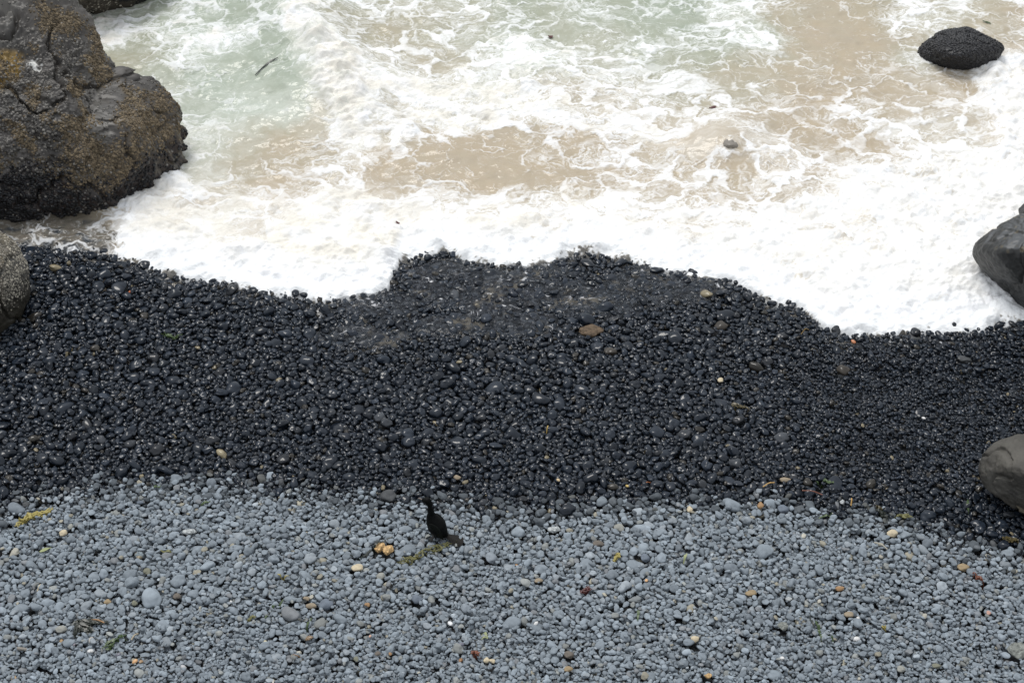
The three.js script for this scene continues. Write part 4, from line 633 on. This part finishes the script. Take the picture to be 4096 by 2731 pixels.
function stick(label, a, b, wpx, col, bow = 0.01) {
  const p = lay(a[0], a[1], .012), q = lay(b[0], b[1], .02), m = p.clone().lerp(q, .5); m.y += bow + .01; const s = (at(a[0] + 100, a[1]).x - at(...a).x) / 100;
  const g = new THREE.TubeGeometry(new THREE.CatmullRomCurve3([p, m, q].map((v) => v.clone().sub(p))), 14, wpx * s / 2, 7), v = g.attributes.position, n = g.attributes.normal;
  for (let i = 0; i < v.count; i++) { const k = .2 * wpx * s * n2(i * .37, 3.1); v.setXYZ(i, v.getX(i) + n.getX(i) * k, v.getY(i) + n.getY(i) * k, v.getZ(i) + n.getZ(i) * k); }
  const o = mesh('stick', g, std({ color: rgb(...col) })); o.position.copy(p); return tag(o, label, 'stick');
}
stick('short cream curved stick on the far left shingle', [146, 2360], [168, 2333], 6, [.5, .42, .28], .02);
stick('pale straight stick beside the loose green blades', [522, 2549], [548, 2523], 6, [.45, .38, .27]);
stick('weathered grey driftwood piece at the lower left', [64, 2589], [127, 2584], 14, [.25, .23, .2]);
stick('orange brown stalk on the black seaweed clump', [363, 2480], [418, 2501], 5, [.35, .2, .1]);
stick('thin brown stick near the bottom, left of the middle', [1171, 2619], [1209, 2612], 5, [.28, .16, .07]);
stick('straw coloured stick beside the flat tan pebble on wet shingle', [3053, 1950], [3098, 1934], 5, [.5, .32, .12]);
stick('orange bowed twig on wet shingle right of the middle', [2567, 1938], [2616, 1922], 4, [.38, .14, .05], .03);
stick('short upright orange twig at the wet edge right', [3406, 2022], [3406, 1999], 5, [.55, .33, .1], .03);
stick('reddish thin twig at the wet edge right', [3208, 1973], [3290, 1989], 4, [.2, .08, .05]);
stick('cream thin stick on the right dry shingle', [3498, 2177], [3550, 2201], 5, [.45, .42, .34]);
stick('white short stick standing at the bottom edge', [1090, 2728], [1091, 2702], 7, [.6, .58, .52], .03);
stick('curled brown twig beside a flat wet cobble near the surf', [3205, 1340], [3235, 1325], 4, [.22, .15, .06], .03);
stick('thin yellow straw upright on the wet shingle, middle', [2186, 1730], [2192, 1716], 4, [.5, .35, .1], .02);
function shell(label, px, py, wpx, col, kind = 'shell') { // a cupped, ribbed half shell lying among the pebbles
  const s = (at(px + 100, py).x - at(px, py).x) / 100, r = rng(px * 7 + py), g = new THREE.SphereGeometry(1, 22, 9, 0, Math.PI * 2, 0, Math.PI / 2), p = g.attributes.position, c = new Float32Array(p.count * 3);
  for (let i = 0; i < p.count; i++) { const x = p.getX(i), y = p.getY(i), z = p.getZ(i), a = Math.atan2(z, x - .9), rib = 1 + .035 * Math.sin(a * 26), t = 1 - .3 * sstep(.1, 1, x); p.setXYZ(i, x * rib, y * .5 * rib, z * t * .68 * rib); const v = .8 + .25 * Math.sin(Math.hypot(x - 1, z) * 16) + .2 * n2(x * 4 + px, z * 4); c.set([v, v, v], i * 3); }
  g.setAttribute('color', new THREE.BufferAttribute(c, 3)); g.computeVertexNormals();
  const o = mesh(kind, g, phy({ vertexColors: true, color: rgb(...col), roughness: .4 })), q = lay(px, py, .002); o.position.copy(q); o.scale.setScalar(wpx * s / 2); o.rotation.set((r() - .5) * .8, r() * 6.28, (r() - .5) * .8); return tag(o, label, 'shell');
}
const WHITE = [.75, .74, .72], ORANGE = [.72, .42, .2], MUS = [.16, .16, .2];
shell('orange shell at the lower left, beside a tan shell', 535, 2630, 27, ORANGE); shell('tan shell touching the orange shell at the lower left', 559, 2629, 24, [.42, .28, .16]);
shell('cream fan shell in the lower left corner', 49, 2695, 34, [.65, .42, .2]); shell('white shell upper right of the loose green blades', 360, 2548, 30, [.6, .56, .5]);
shell('pearly white shell left end of the loose green blades', 360, 2602, 34, WHITE); shell('striped mussel shell above the pearly white shell', 379, 2586, 40, MUS, 'mussel_shell');
shell('dark mussel shell right of the loose green blades', 469, 2610, 26, MUS, 'mussel_shell'); shell('orange and white shell left of the black seaweed clump', 241, 2551, 26, [.6, .4, .2]);
shell('lilac white shell under the black seaweed clump', 291, 2557, 18, [.6, .55, .62]); shell('silvery shell near the bottom, right of the orange shell', 729, 2651, 30, [.5, .5, .5]);
shell('small white shell beside an olive pod, lower left', 882, 2486, 18, WHITE); shell('tiny white shell above the small white shell', 922, 2401, 14, WHITE);
shell('bright white long shell near the bottom middle', 1800, 2489, 28, [.85, .85, .85]); shell('left of two white shells right of the bottom middle', 2115, 2488, 22, WHITE); shell('right of two white shells right of the bottom middle', 2144, 2498, 22, WHITE);
shell('brown and cream mussel shell near the bottom, left of the middle', 1235, 2550, 38, [.25, .17, .1], 'mussel_shell'); shell('pink shell beside the brown mussel shell', 1258, 2534, 18, [.75, .45, .32]); shell('tiny pink shell near the bottom middle', 1479, 2538, 14, [.7, .42, .3]);
shell('yellowish limpet shell near the bottom, left of the brown stick', 1062, 2575, 22, [.55, .5, .34], 'limpet_shell'); shell('rusty brown shell left of the rust red seaweed', 1842, 2633, 24, [.3, .15, .06]); shell('dark mussel shell above the rusty shell', 1844, 2570, 28, MUS, 'mussel_shell');
shell('small orange shell right of the tall pale slate cobble', 2066, 2252, 16, ORANGE); shell('orange shell on the right slope above the red scrap', 2586, 2324, 20, ORANGE); shell('white chip beside the dark red seaweed scrap', 2331, 2392, 13, WHITE);
shell('white shell near the bottom right of the middle', 3130, 2623, 26, WHITE); shell('white shell right of the flat tan stone', 3435, 2466, 22, WHITE); shell('white shell below the flat tan stone, lower right', 3427, 2551, 32, WHITE); shell('bluish white shell at the bottom right', 3258, 2630, 20, [.65, .68, .75]);
shell('orange red shell on the upper left wet shingle', 520, 1162, 20, [.6, .18, .07]); shell('orange shell at the foam edge on the right', 3415, 1366, 24, [.55, .22, .1]); shell('small orange shell below the large brown stone', 2290, 1420, 12, [.65, .3, .08]);
shell('cream shell on wet shingle right of the cormorant', 2233, 1926, 18, [.65, .5, .3]); shell('yellow shell on wet shingle right of the cream shell', 2509, 1949, 18, [.55, .4, .12]); shell('white shell among the wet pebbles on the right', 3697, 1668, 20, WHITE); shell('pale shell on wet pebbles right of the middle', 2557, 1843, 18, [.6, .58, .5]); shell('whitish shell chip on the wet shingle at left', 850, 1750, 14, [.5, .48, .45]);

// ---------------------------------------------------------------- which pebble is which: told by its look and the nearest thing that stands out
{
  const marks = [], cut = / (?:on|left|right|above|below|beside|near|at|in|of|with|just|to|lying|leaning|half under|cut|crossed|among|trailing|touching|standing|over|under|alone|between|, ).*$/, seen = {};
  for (const o of scene.children) { const d = o.userData; if (!d.label || d.kind || !d.category) continue; const name = d.label.split(',')[0].replace(cut, ''); seen[name] = (seen[name] ?? 0) + 1; marks.push([name, o.position.x, o.position.z]); }
  const told = {};
  for (const i of singles) {
    const p = P[i], t = p.wet ? (p.col[1] > .026 ? 'paler grey' : p.col[1] < .0145 ? 'jet black' : 'glossy black') : p.col[0] > p.col[2] ? 'sandy' : p.col[1] > .26 ? 'pale grey' : p.col[1] < .19 ? 'dark slate' : 'mid grey';
    const s = p.ang ? 'angular' : p.a / p.b > 1.4 ? 'long' : p.c / p.a < .4 ? 'flat' : 'rounded'; let best = 9e9, m;
    for (const e of marks) if (seen[e[0]] === 1 && e[0].split(' ').length < 7) { const d = Math.hypot(e[1] - p.x, e[2] - p.z); if (d < best) { best = d; m = e; } }
    const dx = p.x - m[1], dz = p.z - m[2], way = Math.abs(dx) > Math.abs(dz) ? (dx < 0 ? 'left of' : 'right of') : dz < 0 ? 'above' : 'below', l = t + ' ' + s + ' ' + (p.wet ? 'wet' : 'dry') + ' pebble ' + way + ' the ' + m[0];
    (told[l] ??= []).push([best, p]);
  }
  const nth = ['nearest', 'second nearest', 'third nearest', 'fourth nearest', 'fifth nearest', 'sixth nearest', 'seventh nearest', 'eighth nearest'];
  for (const [l, list] of Object.entries(told)) list.sort((a, b) => a[0] - b[0]).forEach(([, p], k) => tag(p.object, list.length > 1 ? (nth[k] ?? 'far') + ' ' + l : l, 'pebble', p.wet ? 'larger wet black pebbles' : 'larger dry grey pebbles'));
}

// weed adrift in the water
function adrift(label, pts, wpx, kind) { const w = pts.map(([x, y]) => { const p = at(x, y, 0.1); p.y = seaHeight(p.x, p.z) + .01; return p; }), s = (at(pts[0][0] + 100, pts[0][1], 0).x - at(...pts[0], 0).x) / 100, o = group('drifting_kelp', w[0].clone()); mesh('blade', ribbon(w.map((p) => p.clone().sub(w[0])), wpx * s / 2, .003, 5), WEED[kind], o); tag(o, label, 'seaweed'); }
adrift('dark kelp strand floating in the green wave right of the huge rock', [[1018, 284], [1050, 262], [1085, 245], [1112, 240]], 7, 'dark');
adrift('small dark red weed scrap floating at the top middle', [[2194, 106], [2203, 108], [2212, 104]], 14, 'red');
adrift('small reddish weed scrap floating left of the sandy mound', [[2840, 405], [2855, 402], [2868, 396]], 13, 'red');
adrift('tiny red weed scrap in the white wash', [[1582, 856], [1590, 859], [1596, 855]], 11, 'red');
adrift('small green weed scrap floating above the black sea rock', [[3938, 54], [3955, 58], [3972, 64]], 8, 'green');

renderer.render(scene, camera);
